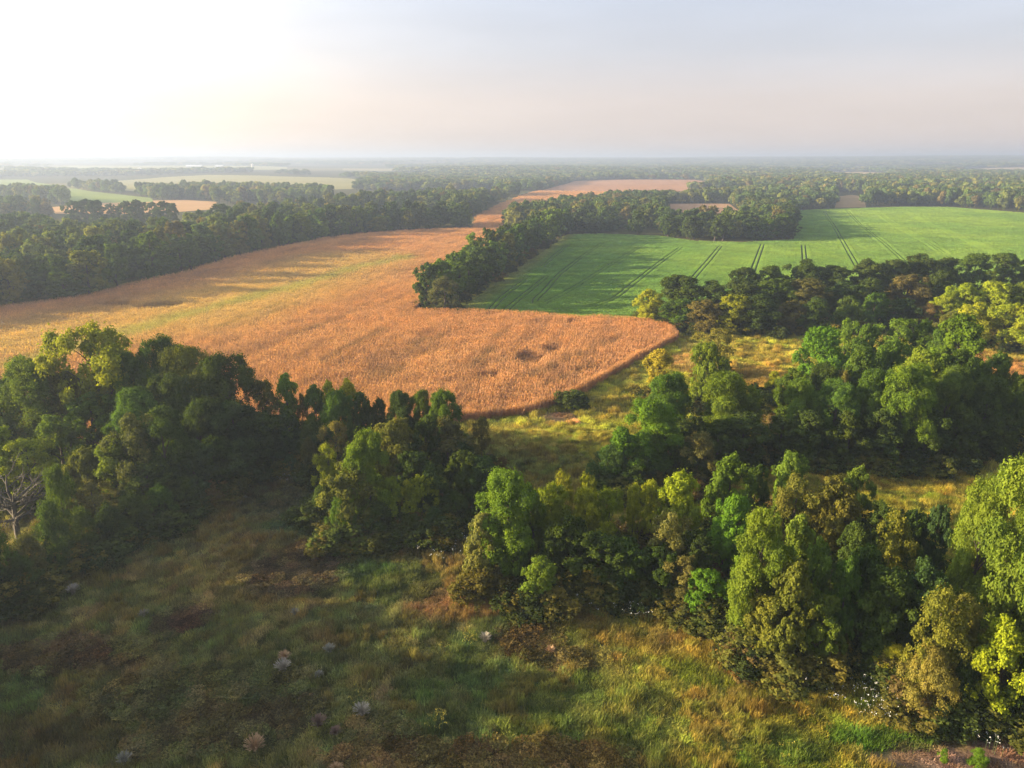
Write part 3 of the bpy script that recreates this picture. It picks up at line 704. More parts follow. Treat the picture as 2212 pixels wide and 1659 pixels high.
rng = rs(11)
def jitter_grid(x0, x1, y0, y1, s, rng):
    gx, gy = np.meshgrid(np.arange(x0, x1, s), np.arange(y0, y1, s)); gx = gx.ravel(); gy = gy.ravel()
    return gx + rng.uniform(-.5, .5, gx.shape) * s, gy + rng.uniform(-.5, .5, gy.shape) * s
def in_view(x, y, z=0, m=120):
    px, py, dep = proj(x, y, z); return (dep > 5) & (px > -m) & (px < 2212 + m) & (py < 1659 + m + 60)
gx, gy, gs = [], [], []
for (r0, r1, s, sc) in ((0, 118, .82, 1.0), (118, 250, 1.55, 1.65)):
    x, y = jitter_grid(-r1, r1, 30, r1, s, rng); r = np.hypot(x, y)
    m = (r >= r0) & (r < r1) & in_view(x, y, 0, 700) & ~in_poly(x, y, CORN_A) & ~in_poly(x, y, GREEN)
    gx.append(x[m]); gy.append(y[m]); gs.append(np.full(m.sum(), sc))
gx = np.concatenate(gx); gy = np.concatenate(gy); gs = np.concatenate(gs)
gc, glf = meadow_col(gx, gy); n = len(gx)
pick = rng.randint(0, 6, n); pick = np.where(glf == 1, rng.randint(6, 9, n), pick)
tall = (glf == 0) & (vnoise(gx, gy, 3.2, 99) > .70); pick = np.where(tall, rng.randint(9, 11, n), pick)
keep = ~((glf == 2) & (rng.rand(n) < .82)); 
hs = rng.uniform(.7, 1.25, n) * np.where(glf == 2, .45, 1)
gcj = gc * rng.uniform(.6, 1.45, (n, 1)) * rng.uniform(.9, 1.1, (n, 3))
hs = hs * (.4 + 1.0 * vnoise(gx, gy, 1.9, 501) ** 1.3)
gcj = np.where(tall[:, None], gcj * .6 + np.array([.24, .18, .06]) * .4, gcj)
k = keep
scatter('meadow_grass', np.column_stack([gx, gy, hf(gx, gy)])[k], pick[k], np.column_stack([np.zeros(n), np.zeros(n), rng.rand(n) * 6.283])[k], np.column_stack([gs, gs, gs ** .5 * hs])[k], gcj[k], C_GRASS,
        'rough grass and low leafy weeds of the meadow', 'grass')

# corn ------------------------------------------------------------------------------
ra = P(796, 836); rb = P(934, 744); ROW = math.atan2(rb[1] - ra[1], rb[0] - ra[0])
def corn_patch(seed, rows=3, per=9, S=2.3):
    rng = rs(seed); V = []; Q = []; Tn = []; n0 = 0
    for r in range(rows):
        for k in range(per):
            x = (k + rng.uniform(.1, .9)) / per * S - S / 2; y = (r + .5) / rows * S - S / 2 + rng.normal() * .2; H = rng.uniform(1.8, 2.5); tn = rng.rand()
            w = .028; a = rng.rand() * 3
            c, s = math.cos(a) * w, math.sin(a) * w
            V += [(x - c, y - s, 0), (x + c, y + s, 0), (x + c * .5, y + s * .5, H), (x - c * .5, y - s * .5, H)]; Q.append((n0, n0 + 1, n0 + 2, n0 + 3)); Tn += [tn * .6] * 4; n0 += 4
            # tassel
            for j in range(2):
                a = rng.rand() * 6.28; c, s = math.cos(a), math.sin(a)
                V += [(x - s * .03, y + c * .03, H - .05), (x + s * .03, y - c * .03, H - .05), (x + c * .14 + s * .02, y + s * .14 - c * .02, H + .28), (x + c * .14 - s * .02, y + s * .14 + c * .02, H + .28)]
                Q.append((n0, n0 + 1, n0 + 2, n0 + 3)); Tn += [min(1, tn * .5 + .5)] * 4; n0 += 4
            for j in range(8):
                z = H * rng.uniform(.3, .92); a = j * 3.14 + rng.normal() * .5 + 1.57; L = rng.uniform(.35, .62); c, s = math.cos(a), math.sin(a); w = .05; dr = rng.uniform(.15, .5)
                V += [(x - s * w, y + c * w, z), (x + s * w, y - c * w, z), (x + c * L * .55 + s * w, y + s * L * .55 - c * w, z + .14), (x + c * L * .55 - s * w, y + s * L * .55 + c * w, z + .14),
                      (x + c * L + s * w * .4, y + s * L - c * w * .4, z - dr), (x + c * L - s * w * .4, y + s * L + c * w * .4, z - dr)]
                Q += [(n0, n0 + 1, n0 + 2, n0 + 3), (n0 + 3, n0 + 2, n0 + 4, n0 + 5)]; Tn += [tn * .7 + rng.rand() * .3] * 6; n0 += 6
    return mesh_np('corn_plants', np.array(V), np.array(Q), M_CORN, {'tone': np.array(Tn)})
C_CORN = src_collection('corn_plants', [corn_patch(s) for s in range(6)])
HOLES = [ell(1146, 787, 19, 10, (0, 0, 0)), ell(1058, 828, 10, 5, (0, 0, 0)), ell(1190, 770, 12, 4, (0, 0, 0)), ell(345, 672, 46, 6, (0, 0, 0)), ell(262, 668, 26, 3, (0, 0, 0)), ell(1236, 706, 8, 3, (0, 0, 0))]
HP = [P(330, 700), P(520, 650), P(700, 610), P(860, 575), P(1000, 540)]
def dist_line(x, y, pts):
    d = np.full(x.shape, 1e9)
    for i in range(len(pts) - 1):
        ax, ay = pts[i]; bx, by = pts[i + 1]; vx, vy = bx - ax, by - ay; t = np.clip(((x - ax) * vx + (y - ay) * vy) / (vx * vx + vy * vy), 0, 1)
        d = np.minimum(d, np.hypot(x - ax - t * vx, y - ay - t * vy))
    return d
GREENSTRIPE = [P(60, 800), P(330, 716), P(480, 672), P(640, 628), P(760, 590), P(880, 562)]
GREENZONE = [P(120, 735), P(400, 690), P(560, 640), P(760, 570)]
CL = [W(pts_(t)) for t in ("796 836 934 744", "826 838 950 758", "1030 808 1094 726", "1136 833 1250 780 1345 741", "504 709 744 613", "460 728 720 622", "640 740 800 668", "900 760 1000 716", "700 800 830 722", "1180 850 1290 798", "560 700 640 668", "760 640 880 590")]
def corn_col(x, y):
    n1 = fbm(x, y, 40, 201, 3); n2 = fbm(x, y, 9, 203, 2)
    c0, s0 = math.cos(ROW), math.sin(ROW); v = -x * s0 + y * c0; u = x * c0 + y * s0
    st = fbm(u / 14, v, 2.6, 207, 2)
    c = np.array([.49, .262, .142]) * np.ones(x.shape + (3,))
    def mix(c, k, col): return c * (1 - k[..., None]) + col * k[..., None]
    c = mix(c, sstep(.45, .75, n1) * .6, np.array([.53, .305, .17])); c = mix(c, sstep(.5, .8, n2) * .45, np.array([.40, .225, .13]))
    c = mix(c, sstep(.5, .72, st) * .65, np.array([.32, .18, .115]))
    for l_ in CL: c = mix(c, (1 - sstep(.6, 2.4, dist_line(x, y, l_) + vnoise(x, y, 5, 317) * 1.2)) * .75, np.array([.24, .15, .09]))
    z = dist_line(x, y, GREENZONE); c = mix(c, (1 - sstep(10, 45, z)) * .6, np.array([.50, .38, .15]))
    z = dist_line(x, y, GREENSTRIPE) + (n2 - .5) * 8; c = mix(c, (1 - sstep(1.5, 8, z)) * .7, np.array([.33, .33, .11]))
    z = np.hypot(x, y); c = mix(c, sstep(450, 900, z) * .5, np.array([.54, .32, .19]))
    return c
def rot_grid(poly, S, rng, ang):
    p = np.array(poly); c, s = math.cos(-ang), math.sin(-ang); q = np.column_stack([p[:, 0] * c - p[:, 1] * s, p[:, 0] * s + p[:, 1] * c])
    g = np.meshgrid(np.arange(q[:, 0].min(), q[:, 0].max(), S), np.arange(q[:, 1].min(), q[:, 1].max(), S)); u = g[0].ravel(); v = g[1].ravel()
    c, s = math.cos(ang), math.sin(ang); return u * c - v * s, u * s + v * c
cx, cy, cs = [], [], []
x, y = rot_grid(CORN_A, 2.1, rng, ROW); x = x + rng.uniform(-.3, .3, x.shape); y = y + rng.uniform(-.3, .3, y.shape); m = in_poly(x, y, CORN_A) & in_view(x, y, 0, 160) & (np.hypot(x, y) < 280)
cx.append(x[m]); cy.append(y[m]); cs.append(np.ones(m.sum()))
x, y = rot_grid(CORN_A, 3.7, rng, ROW); x = x + rng.uniform(-.5, .5, x.shape); y = y + rng.uniform(-.5, .5, y.shape); m = in_poly(x, y, CORN_A) & in_view(x, y, 0, 160) & (np.hypot(x, y) >= 280)
cx.append(x[m]); cy.append(y[m]); cs.append(np.full(m.sum(), 1.75))
for q in range(len(CORN_A)):      # close planting along the field edge
    a, b = np.array(CORN_A[q]), np.array(CORN_A[(q + 1) % len(CORN_A)]); n_ = max(1, int(np.linalg.norm(b - a) / .9)); p = a + (b - a) * ((np.arange(n_) + .5) / n_)[:, None]
    m = in_view(p[:, 0], p[:, 1]) & (np.hypot(p[:, 0], p[:, 1]) < 300); cx.append(p[m, 0]); cy.append(p[m, 1]); cs.append(np.full(m.sum(), .55))
x, y = rot_grid(CORN_B, 6.0, rng, ROW); m = in_poly(x, y, CORN_B) & (np.hypot(x, y) < 1100)
cx.append(x[m]); cy.append(y[m]); cs.append(np.full(m.sum(), 1.5))
cx = np.concatenate(cx); cy = np.concatenate(cy); cs = np.concatenate(cs)
hole = np.zeros(len(cx), bool)
for (hx, hy, hrx, hry, *_r) in HOLES: hole |= ((cx - hx) / (hrx + 1)) ** 2 + ((cy - hy) / (hry + 1)) ** 2 < 1
hgt = rng.uniform(.92, 1.06, len(cx)) * np.where(hole, .55, 1) * (1 - .15 * sstep(.58, .75, fbm(cx, cy, 14, 301, 2)))
cc = corn_col(cx, cy) * rng.uniform(.92, 1.08, (len(cx), 1)) * np.where(hole, .65, 1)[:, None]
n = len(cx)
scatter('corn_crop', np.column_stack([cx, cy, hf(cx, cy)]), rng.randint(0, 6, n), np.column_stack([np.zeros(n), np.zeros(n), ROW + np.where(rng.rand(n) < .5, 0, math.pi)]),
        np.column_stack([cs, cs, hgt]), cc, C_CORN, 'tall dry orange-brown corn plants standing in rows', 'corn')
print('corn patches', n, 'grass', len(gx))
M_CORNF = sheet_mat('corn_litter', [(.8, .7, (.55, .5, .5), (1, 1, 1)), (.15, .5, (.7, .65, .6), (1, 1, 1))], .6, 1.2)
def cadd(x, y): 
    c = corn_col(x, y); return np.column_stack([c * .8, np.ones(len(x))])
sheet('corn_field', CORN_A, .05, M_CORNF, 'large field of dry orange corn in front of the woods', 'structure', cadd)
sheet('corn_strip_field', CORN_B, .15, M_CORNF, 'far arm of the corn field running between the woods', 'structure', cadd)
# thick mat of dead leaves half way up the corn (closes the crop for grazing views)
def shrink(poly, d):
    p = np.array(poly); out = []; n = len(p); area = sum(p[i, 0] * p[(i + 1) % n, 1] - p[(i + 1) % n, 0] * p[i, 1] for i in range(n)); sg = 1 if area > 0 else -1
    for i in range(n):
        a, b, c = p[i - 1], p[i], p[(i + 1) % n]; e1 = (b - a) / (np.linalg.norm(b - a) + 1e-9); e2 = (c - b) / (np.linalg.norm(c - b) + 1e-9); t = e1 + e2; t /= np.linalg.norm(t) + 1e-9
        out.append(tuple(b + sg * d * np.array([-t[1], t[0]])))
    return out

def soy_patch(seed, S=1.9, n=150):
    rng = rs(seed); p = rng.uniform(-S / 2, S / 2, (n, 2)); p[:, 1] = np.round(p[:, 1] / .38) * .38 + rng.normal(size=n) * .09
    z = rng.uniform(.12, .62, n); nr = rng.normal(size=(n, 3)) * np.array([.75, .75, .3]) + np.array([0, 0, .75]); nr /= np.linalg.norm(nr, axis=1)[:, None]
    v, q = leaves_at(rng, np.column_stack([p, z]), nr, .19, 1.25); return mesh_np('soy_plants', v, q, M_SOY, {'tone': np.repeat(rng.rand(n), 4)})
M_SOY = leaf_mat('green_crop_leaves', 'inst', 0.3, 0.25, 0.1)
C_SOY = src_collection('green_crop_plants', [soy_patch(s_) for s_ in range(5)])
g0, g1 = P(1320, 657), P(1470, 536); SROW = math.atan2(g1[1] - g0[1], g1[0] - g0[0])
x, y = rot_grid(GREEN, 1.75, rng, SROW); r_ = np.hypot(x, y); m = in_poly(x, y, GREEN) & in_view(x, y, 0, 200) & (r_ < 420); x1_, y1_ = x[m], y[m]
x, y = rot_grid(GREEN, 2.7, rng, SROW); r_ = np.hypot(x, y); m = in_poly(x, y, GREEN) & in_view(x, y, 0, 200) & (r_ >= 420); sx_ = np.concatenate([x1_, x[m]]); sy_ = np.concatenate([y1_, y[m]]); ss_ = np.concatenate([np.ones(len(x1_)), np.full(m.sum(), 1.5)])
sx_ = sx_ + rng.uniform(-.2, .2, sx_.shape); gapm = np.zeros(len(sx_), bool); FX, FY = [], []
for i_, t_ in enumerate(TR):
    ln_ = np.array(W(pts_(t_))); o_ = [ln_[0]]
    for q_ in range(len(ln_) - 1):
        m_ = max(1, int(np.linalg.norm(ln_[q_ + 1] - ln_[q_]) / 5)); o_ += [ln_[q_] + (ln_[q_ + 1] - ln_[q_]) * k_ / m_ for k_ in range(1, m_ + 1)]
    p_ = np.array(o_)
    for _ in range(6): p_[1:-1] = (p_[:-2] + p_[1:-1] * 2 + p_[2:]) / 4
    mm_ = (sx_ > p_[:, 0].min() - 4) & (sx_ < p_[:, 0].max() + 4) & (sy_ > p_[:, 1].min() - 4) & (sy_ < p_[:, 1].max() + 4)
    dd_ = np.full(len(sx_), 99.); dd_[mm_] = dist_line(sx_[mm_], sy_[mm_], [tuple(v) for v in p_]); gapm |= dd_ < 2.75
    cum_ = np.concatenate([[0], np.cumsum(np.linalg.norm(np.diff(p_, axis=0), axis=1))]); t0_ = np.arange(0, cum_[-1], .8)
    cxx, cyy = np.interp(t0_, cum_, p_[:, 0]), np.interp(t0_, cum_, p_[:, 1]); g_ = np.gradient(np.column_stack([cxx, cyy]), axis=0); g_ /= np.linalg.norm(g_, axis=1)[:, None] + 1e-9
    for of_ in (0, 1.8, -1.8, 2.6, -2.6): FX.append(cxx - g_[:, 1] * of_); FY.append(cyy + g_[:, 0] * of_)
FX = np.concatenate(FX); FY = np.concatenate(FY); mf_ = in_poly(FX, FY, GREEN) & in_view(FX, FY); FX, FY = FX[mf_], FY[mf_]
sx_ = np.concatenate([sx_, FX]); sy_ = np.concatenate([sy_, FY]); ss_ = np.concatenate([ss_, np.full(len(FX), .5)]); gapm = np.concatenate([gapm, np.zeros(len(FX), bool)])
ga_ = fbm(sx_, sy_, 45, 401, 3); gb_ = fbm(sx_, sy_, 8, 405, 2); scol = np.array([.125, .245, .066]) * np.ones((len(sx_), 3))
az_ = np.degrees(np.arctan2(sx_, sy_)); kk2 = (sstep(.4, .65, ga_) * .6 + sstep(5, 30, az_) * .5)[:, None]; scol = scol * (1 - kk2 * .8) + np.array([.205, .320, .072]) * kk2 * .8
edge_ = dist_line(sx_, sy_, [P(1000, 683), P(1000, 665), P(1050, 632), P(1110, 590), P(1160, 555), P(1222, 508)]); scol = scol * (1 - (1 - sstep(1, 9, edge_))[:, None] * .6) + np.array([.24, .23, .09]) * (1 - sstep(1, 9, edge_))[:, None] * .6
scol *= (rng.uniform(.9, 1.1, len(sx_)) * (.8 + .4 * gb_))[:, None]; sh_ = rng.uniform(.8, 1.1, len(sx_)) * (.8 + .4 * ga_); k = ~gapm; n_ = len(sx_)
scatter('green_crop', np.column_stack([sx_, sy_, hf(sx_, sy_)])[k], rng.randint(0, 5, n_)[k], np.column_stack([np.zeros(n_), np.zeros(n_), SROW + math.pi * rng.randint(0, 2, n_)])[k], np.column_stack([ss_, ss_, sh_])[k], scol[k], C_SOY,
        'low leafy green crop plants in close rows', 'green crop')
print('green crop patches', k.sum())
# ------------------------------------------------------------------ woods in the distance
def poisson(poly, s0, rng, sfun=None):
    p = np.array(poly); x, y = jitter_grid(p[:, 0].min(), p[:, 0].max(), p[:, 1].min(), p[:, 1].max(), s0, rng)
    m = in_poly(x, y, poly); return x[m], y[m]
def low_crown(seed, n, ls, flat=1.0):
    rng = rs(seed); nl = 9; H = 10.0
    c = np.column_stack([rng.normal(size=nl) * 1.7, rng.normal(size=nl) * 1.7, rng.uniform(3.2, 8.2, nl)]); c[0] = (0, 0, 7.6)
    i = rng.randint(nl, size=n); d = rng.normal(size=(n, 3)); d /= np.linalg.norm(d, axis=1)[:, None]; d[:, 2] = np.abs(d[:, 2]) * np.where(rng.rand(n) < .75, 1, -.8)
    pos = c[i] + d * np.array([2.1, 2.1, 2.0]) * rng.uniform(.85, 1.1, (n, 1)); pos[:, 2] = np.clip(pos[:, 2], .3, None)
    nr = d + rng.normal(size=(n, 3)) * .35; nr /= np.linalg.norm(nr, axis=1)[:, None]
    v, q = leaves_at(rng, pos, nr, ls, 1.4); tone = np.clip(.6 * rng.rand(nl)[i] + .4 * rng.rand(n), 0, 1)
    tv, tq = tube([[0, 0, -.3], [0, 0, 5.5]], [.3, .15], 4)
    me = mesh_np('far_crown', np.concatenate([v, tv]), np.concatenate([q, tq + len(v)]), M_LEAF_I, {'tone': np.concatenate([np.repeat(tone, 4), np.zeros(len(tv))])})
    return me
srcs = []
for kk in ('m_round', 'm_oval'):
    for v_ in VAR[kk]:
        me = v_['crown'].copy(); me.materials.clear(); me.materials.append(M_LEAF_I); srcs.append((me, v_['R'], v_['H']))
NM = len(srcs)
for s in range(5): srcs.append((low_crown(700 + s, 900, .85), 4.3, 10.0))
for s in range(4): srcs.append((low_crown(800 + s, 260, 1.7), 4.3, 10.0))
C_WOOD = src_collection('wood_trees', [s_[0] for s_ in srcs])
SR = np.array([s_[1] for s_ in srcs]); SHh = np.array([s_[2] for s_ in srcs])
wx, wy, wh, ww = [], [], [], []
indiv = []   # (x, y, h, w, row key)
rng = rs(21)
for k, poly in WOODS.items():
    x, y = poisson(poly, 8.6 if k not in ('left',) else 8.4, rng)
    bad = in_poly(x, y, CORN_A) | in_poly(x, y, CORN_B) | in_poly(x, y, GREEN)
    for kk_, (p, c) in FIELDW.items():
        if kk_ not in ('stubble_strip',): bad |= in_poly(x, y, p)
    x, y = x[~bad], y[~bad]; r = np.hypot(x, y)
    h = rng.uniform(9.5, 17.5, len(x)) * (.9 + .25 * fbm(x, y, 60, 111, 2)); w = rng.uniform(8.5, 14, len(x))
    if k == 'centre': h = h * .86
    thin = rng.rand(len(x)) < np.clip(1.15 - .35 * (r > 700), 0, 1); x, y, h, w, r = x[thin], y[thin], h[thin], w[thin], r[thin]
    if k == 'left':   # open meadow pockets far left
        g = (fbm(x, y, 90, 131, 2) > .45) | (dist_line(x, y, [P(a, b) for a, b in pts_('-200 705 0 672 200 645 400 591 600 538 800 506 1010 494')]) < 34); x, y, h, w, r = x[g], y[g], h[g], w[g], r[g]
    wx.append(x); wy.append(y); wh.append(h); ww.append(w)
wx = np.concatenate(wx); wy = np.concatenate(wy); wh = np.concatenate(wh); ww = np.concatenate(ww)
wr = np.hypot(wx, wy); px_, py_, dp_ = proj(wx, wy, 0)
# the nearest trees of these woods stand as single trees
vis = (px_ > -40) & (px_ < 2252)
edgeL = [P(a, b) for a, b in pts_("-60 682 0 672 100 660 200 645 300 616 400 591 500 561 600 538 700 518 800 506 900 499 1018 494")]
edgeC = [P(a, b) for a, b in pts_("1222 505 1335 504 1424 507 1440 512 1500 519 1600 522 1712 516 1712 480 1712 456")]
dL = dist_line(wx, wy, edgeL); dC = dist_line(wx, wy, edgeC)
selL = vis & (dL < 8.5) & (px_ < 1030); selC = vis & (dC < 7.5) & (px_ > 1200) & (px_ < 1720)
def place_sel(sel, rowname, group, cols):
    ii = np.where(sel)[0]; ii = ii[np.argsort(px_[ii])]
    for j, i in enumerate(ii):
        ck = cols[rng.randint(len(cols))]
        shape = ('round', 'oval', 'round')[rng.randint(3)]
        place_tree(wx[i], wy[i], wh[i], ww[i], shape, ck, '%s %s tree, %s from left along %s' % (CN[ck], SN[shape], ORD[j + 1], rowname), group, rng, lod=True)
    return ii
a_ = place_sel(selL, 'corn edge of the left wood', 'front trees of the left wood', ['dk', 'gr', 'gr', 'lg', 'gr', 'ol', 'dk', 'lg'])
b_ = place_sel(selC, 'front of the square wood', 'front trees of the square wood', ['dk', 'dk', 'gr', 'dk', 'bl'])
print('left edge', len(a_), 'centre edge', len(b_))
rest = np.ones(len(wx), bool); rest[a_] = False; rest[b_] = False
# belt below the green crop: rows of single trees
beltrng = rs(33)
def belt(front, rows, rowname, group):
    ents = []
    for (dy, h0, h1, st, cols, x0, x1) in rows:
        bx = x0
        while bx < x1:
            by = np.interp(bx, [p[0] for p in front], [p[1] for p in front]) - dy + beltrng.uniform(-3, 3)
            ents.append((bx, by, beltrng.uniform(h0, h1), beltrng.uniform(10, 14), cols[beltrng.randint(len(cols))])); bx += st * beltrng.uniform(.85, 1.15)
    ents.sort()
    return ents
FR = [(1390, 703), (1440, 712), (1500, 722), (1600, 730), (1750, 727), (1880, 722), (2000, 712), (2230, 700)]
rowsB = [(3, 8.5, 11, 62, ['bn', 'gr', 'dk', 'yg', 'ol', 'gr', 'tn', 'dk', 'gr'], 1400, 2000, 'front row'), (32, 11, 13.5, 70, ['gr', 'dk', 'dk', 'ol', 'bn', 'gr'], 1465, 2060, 'middle row'), (62, 12, 15.5, 62, ['dk', 'dk', 'gr', 'ol', 'dk'], 1600, 2230, 'back row')]
for dy, h0, h1, st, cols, x0, x1, rn in rowsB:
    es_ = belt(FR, [(dy, h0, h1, st, cols, x0, x1)], '', '')
    for j, (bx, by, h, w, ck) in enumerate(es_):
        x, y = P(bx, by); shape = ['round', 'oval', 'round', 'thin'][beltrng.randint(4)] if ck in ('bn', 'tn', 'ol') else ['round', 'oval'][beltrng.randint(2)]
        NEAR_FEET.append((x, y, w, h))
        place_tree(x, y, h, w * (.8 if rn == 'front row' else 1), shape, ck, '%s %s tree, %s from left in %s of belt below green crop' % (CN[ck], SN[shape].replace('tall oval', 'oval').replace('thinly leaved', 'thin'), ORD[j + 1], rn), 'trees of the belt below the green crop', beltrng)
# hedge of trees between the crops: two loose rows
hl = [P(a, b) for a, b in pts_("928 680 955 662 985 643 1022 618 1060 592 1095 570 1125 549 1150 535 1175 522 1200 512 1215 507")]
hrng = rs(55); acc_ = 0; hj = 0
HP_ = np.array(hl); seg = np.linalg.norm(np.diff(HP_, axis=0), axis=1); cum = np.concatenate([[0], np.cumsum(seg)]); tt = 2.0; 
while tt < cum[-1]:
    bx_ = np.interp(tt, cum, HP_[:, 0]); by_ = np.interp(tt, cum, HP_[:, 1]); i_ = min(np.searchsorted(cum, tt) - 1, len(seg) - 1); d_ = (HP_[i_ + 1] - HP_[i_]) / seg[i_]
    off_ = (3.2 if hj % 2 else -3.2) + hrng.uniform(-1.2, 1.2); f_ = tt / cum[-1]
    h_ = (10.5 if f_ < .03 else 15.5) * hrng.uniform(.82, 1.12); w_ = hrng.uniform(8.5, 12.5)
    ck = 'gy' if hj == 0 else ['dk', 'gr', 'gr', 'dk', 'lg', 'gr', 'ol'][hrng.randint(7)]; shp = 'thin' if hj == 0 else ['round', 'oval', 'round'][hrng.randint(3)]
    x_, y_ = bx_ - d_[1] * off_, by_ + d_[0] * off_
    NEAR_FEET.append((x_, y_, w_, h_)); hj += 1
    place_tree(x_, y_, h_, w_, shp, ck, '%s %s tree, %s from the camera end of the hedge between both crops' % (CN[ck], SN[shp], ORD[hj]), 'trees of the hedge between the crops', hrng, lod=(shp != 'thin'))
    tt += hrng.uniform(4.5, 8.0)
print('hedge', hj)
# copses near the camera
rngN = rs(77)
for rowname, group, s in NEAR:
    ents = [e.split() for e in s.replace('\n', ' ').split(';')]
    ents = [(float(a), float(b), float(c), float(d), e, f) for a, b, c, d, e, f in ents]; ents.sort()
    for j, (bx, by, ty, wp, shp, ck) in enumerate(ents):
        bushy = shp == 'shrub'
        lab = '%s %s %s, %s from left in %s' % (CN[ck], SN[shp], 'bush' if bushy else 'tree', ORD[j + 1], rowname)
        lab = lab.replace('in bushes', 'among bushes').replace('bushy bush', 'bush').replace('in small trees', 'of small trees')
        tree_px(bx, by, ty, wp, shp, ck, lab, group, rngN, lod=(shp != 'thin' and by < 700))
print('single trees', TREE_N[0])

# all remaining trees of the woods plus the far patchwork of woods
pick = np.where(wr < 750, rng.randint(0, NM, len(wx)), rng.randint(NM, NM + 5, len(wx)))
X, Y, Hh, Ww, PK = [wx[rest]], [wy[rest]], [wh[rest]], [ww[rest]], [pick[rest]]
OPEN = W(pts_('-200 500 -200 380 0 386 150 384 350 378 450 374 560 374 700 380 800 388 760 414 700 440 500 460 0 500'))
r0 = 1150.0
while r0 < 8600:
    s = 11.0 * (r0 / 1150) ** .75; r1 = r0 + s
    na_ = int(math.radians(92) * r0 / s); a = np.radians(-46) + (np.arange(na_) + rng.rand(na_)) * s / r0; r = r0 + rng.rand(na_) * s
    x, y = np.sin(a) * r, np.cos(a) * r; az = np.degrees(a)
    dens = fbm(x, y, 420, 151, 3); lines = np.abs(fbm(x, y, 700, 171, 2) - .5) < .025
    thr = .60 - .30 * sstep(-20, 4, az) + .03 * sstep(3000, 8000, r)
    m = ((dens > thr) | lines) & (rng.rand(na_) < .92)
    m &= ~in_any_field(x, y)
    for kk in WOODS: m &= ~in_poly(x, y, WOODS[kk])
    m &= ~in_poly(x, y, OPEN)
    # keep the approach of the fields open
    X.append(x[m]); Y.append(y[m]); Hh.append(rng.uniform(10, 16, m.sum())); Ww.append(rng.uniform(.8, 1.35, m.sum()) * (s * 1.1)); PK.append(rng.randint(NM, NM + 5, m.sum()) if r0 < 2200 else rng.randint(NM + 5, NM + 9, m.sum()))
    r0 = r1
# wood beyond the left side of the meadow (outside the picture, shades it)
xo, yo = [], []
for _ in range(240):
    y_ = rng.uniform(-20, 66); off = rng.uniform(6, 60); px0 = -(.74 * (y_ * CP + CAMH * SP)); 
    xo.append(px0 - off); yo.append(y_)
xo = np.array(xo); yo = np.array(yo)
X.append(xo); Y.append(yo); Hh.append(rng.uniform(9.5, 14, len(xo))); Ww.append(rng.uniform(8, 12, len(xo))); PK.append(rng.randint(0, NM, len(xo)))
X = np.concatenate(X); Y = np.concatenate(Y); Hh = np.concatenate(Hh); Ww = np.concatenate(Ww); PK = np.concatenate(PK); n = len(X)
base = np.array([[.036, .060, .024], [.050, .080, .026], [.075, .095, .030], [.11, .115, .036], [.095, .082, .04]])
ci = rng.choice(5, n, p=[.24, .32, .26, .14, .04]); tint = base[ci] * rng.uniform(.95, 1.85, (n, 1)) * np.array([1, 1.05, .95])
scatter('distant_woods', np.column_stack([X, Y, hf(X, Y) - .2]), PK, np.column_stack([np.zeros(n), np.zeros(n), rng.rand(n) * 6.283]), np.column_stack([Ww / 2 / SR[PK], Ww / 2 / SR[PK], Hh / SHh[PK]]), tint, C_WOOD,
        'mass of green woods spreading over the farmland to the horizon', 'woods')
print('distant trees', n)

# undergrowth under the near trees
ux, uy, us = [], [], []
for (x, y, w, h) in NEAR_FEET:
    if math.hypot(x, y) > 420: continue
    for _ in range(5):
        a = rng.rand() * 6.283; r = w * .45 * math.sqrt(rng.rand()); ux.append(x + math.cos(a) * r); uy.append(y + math.sin(a) * r); us.append(rng.uniform(1.6, 3.2))
ux = np.array(ux); uy = np.array(uy); us = np.array(us); n = len(ux)
ub = [VAR['m_shrub'][0], VAR['m_shrub'][1]]; um = []
for v_ in ub: 
    me = v_['crown'].copy(); me.materials.clear(); me.materials.append(M_LEAF_I); um.append(me)
C_UND = src_collection('undergrowth_plants', um)
ucol = base[rng.choice(5, n, p=[.3, .25, .2, .15, .1])] * rng.uniform(.6, 1.2, (n, 1)) * np.array([1.1, 1, .8])
scatter('undergrowth', np.column_stack([ux, uy, hf(ux, uy)]), rng.randint(0, 2, n), np.column_stack([np.zeros(n), np.zeros(n), rng.rand(n) * 6.283]), np.column_stack([us / 5, us / 5, us / 9]), ucol, C_UND,
        'tangled undergrowth at the feet of the near trees', 'undergrowth')

# ------------------------------------------------------------------ bare dead trees
for (bx, by, ty, seed, spr, nb, lab, up) in ((42, 1165, 992, 3, 4.2, 24, 'large bare grey dead tree with splayed limbs at the left edge', .7), (166, 1040, 905, 8, 2.8, 9, 'leaning bare pale snag among the leafy trees of the left copse', 1.2),
                                            (235, 900, 735, 12, 3.2, 9, 'bare branched tree beside the yellowish spreading tree of the left copse', .8), (1470, 1250, 1110, 15, 2.0, 7, 'thin bare dead tree inside the near copse beside the tan tree', 1.0)):
    x, y = P(bx, by); v = (829.5 - ty) / F; zc = (v * y * CP - y * SP) / (CP + v * SP); h = CAMH + zc
    (tv, tq), (bv, bq) = branching(seed, 10, nb, spr, .3 if seed == 3 else .2, up)
    r = link(bpy.data.objects.new('dead_tree', None)); r.location = (x, y, float(hf(x, y))); r.scale = (h / 10,) * 3; r.rotation_euler = (0, .12 if seed == 8 else 0, seed)
    tag(r, lab, 'dead tree')
    t = link(bpy.data.objects.new('trunk', mesh_np('dead_trunk', tv, tq, M_DEAD, None, True))); t.parent = r
    b = link(bpy.data.objects.new('branches', mesh_np('dead_branches', bv, bq, M_DEAD, None, True))); b.parent = r

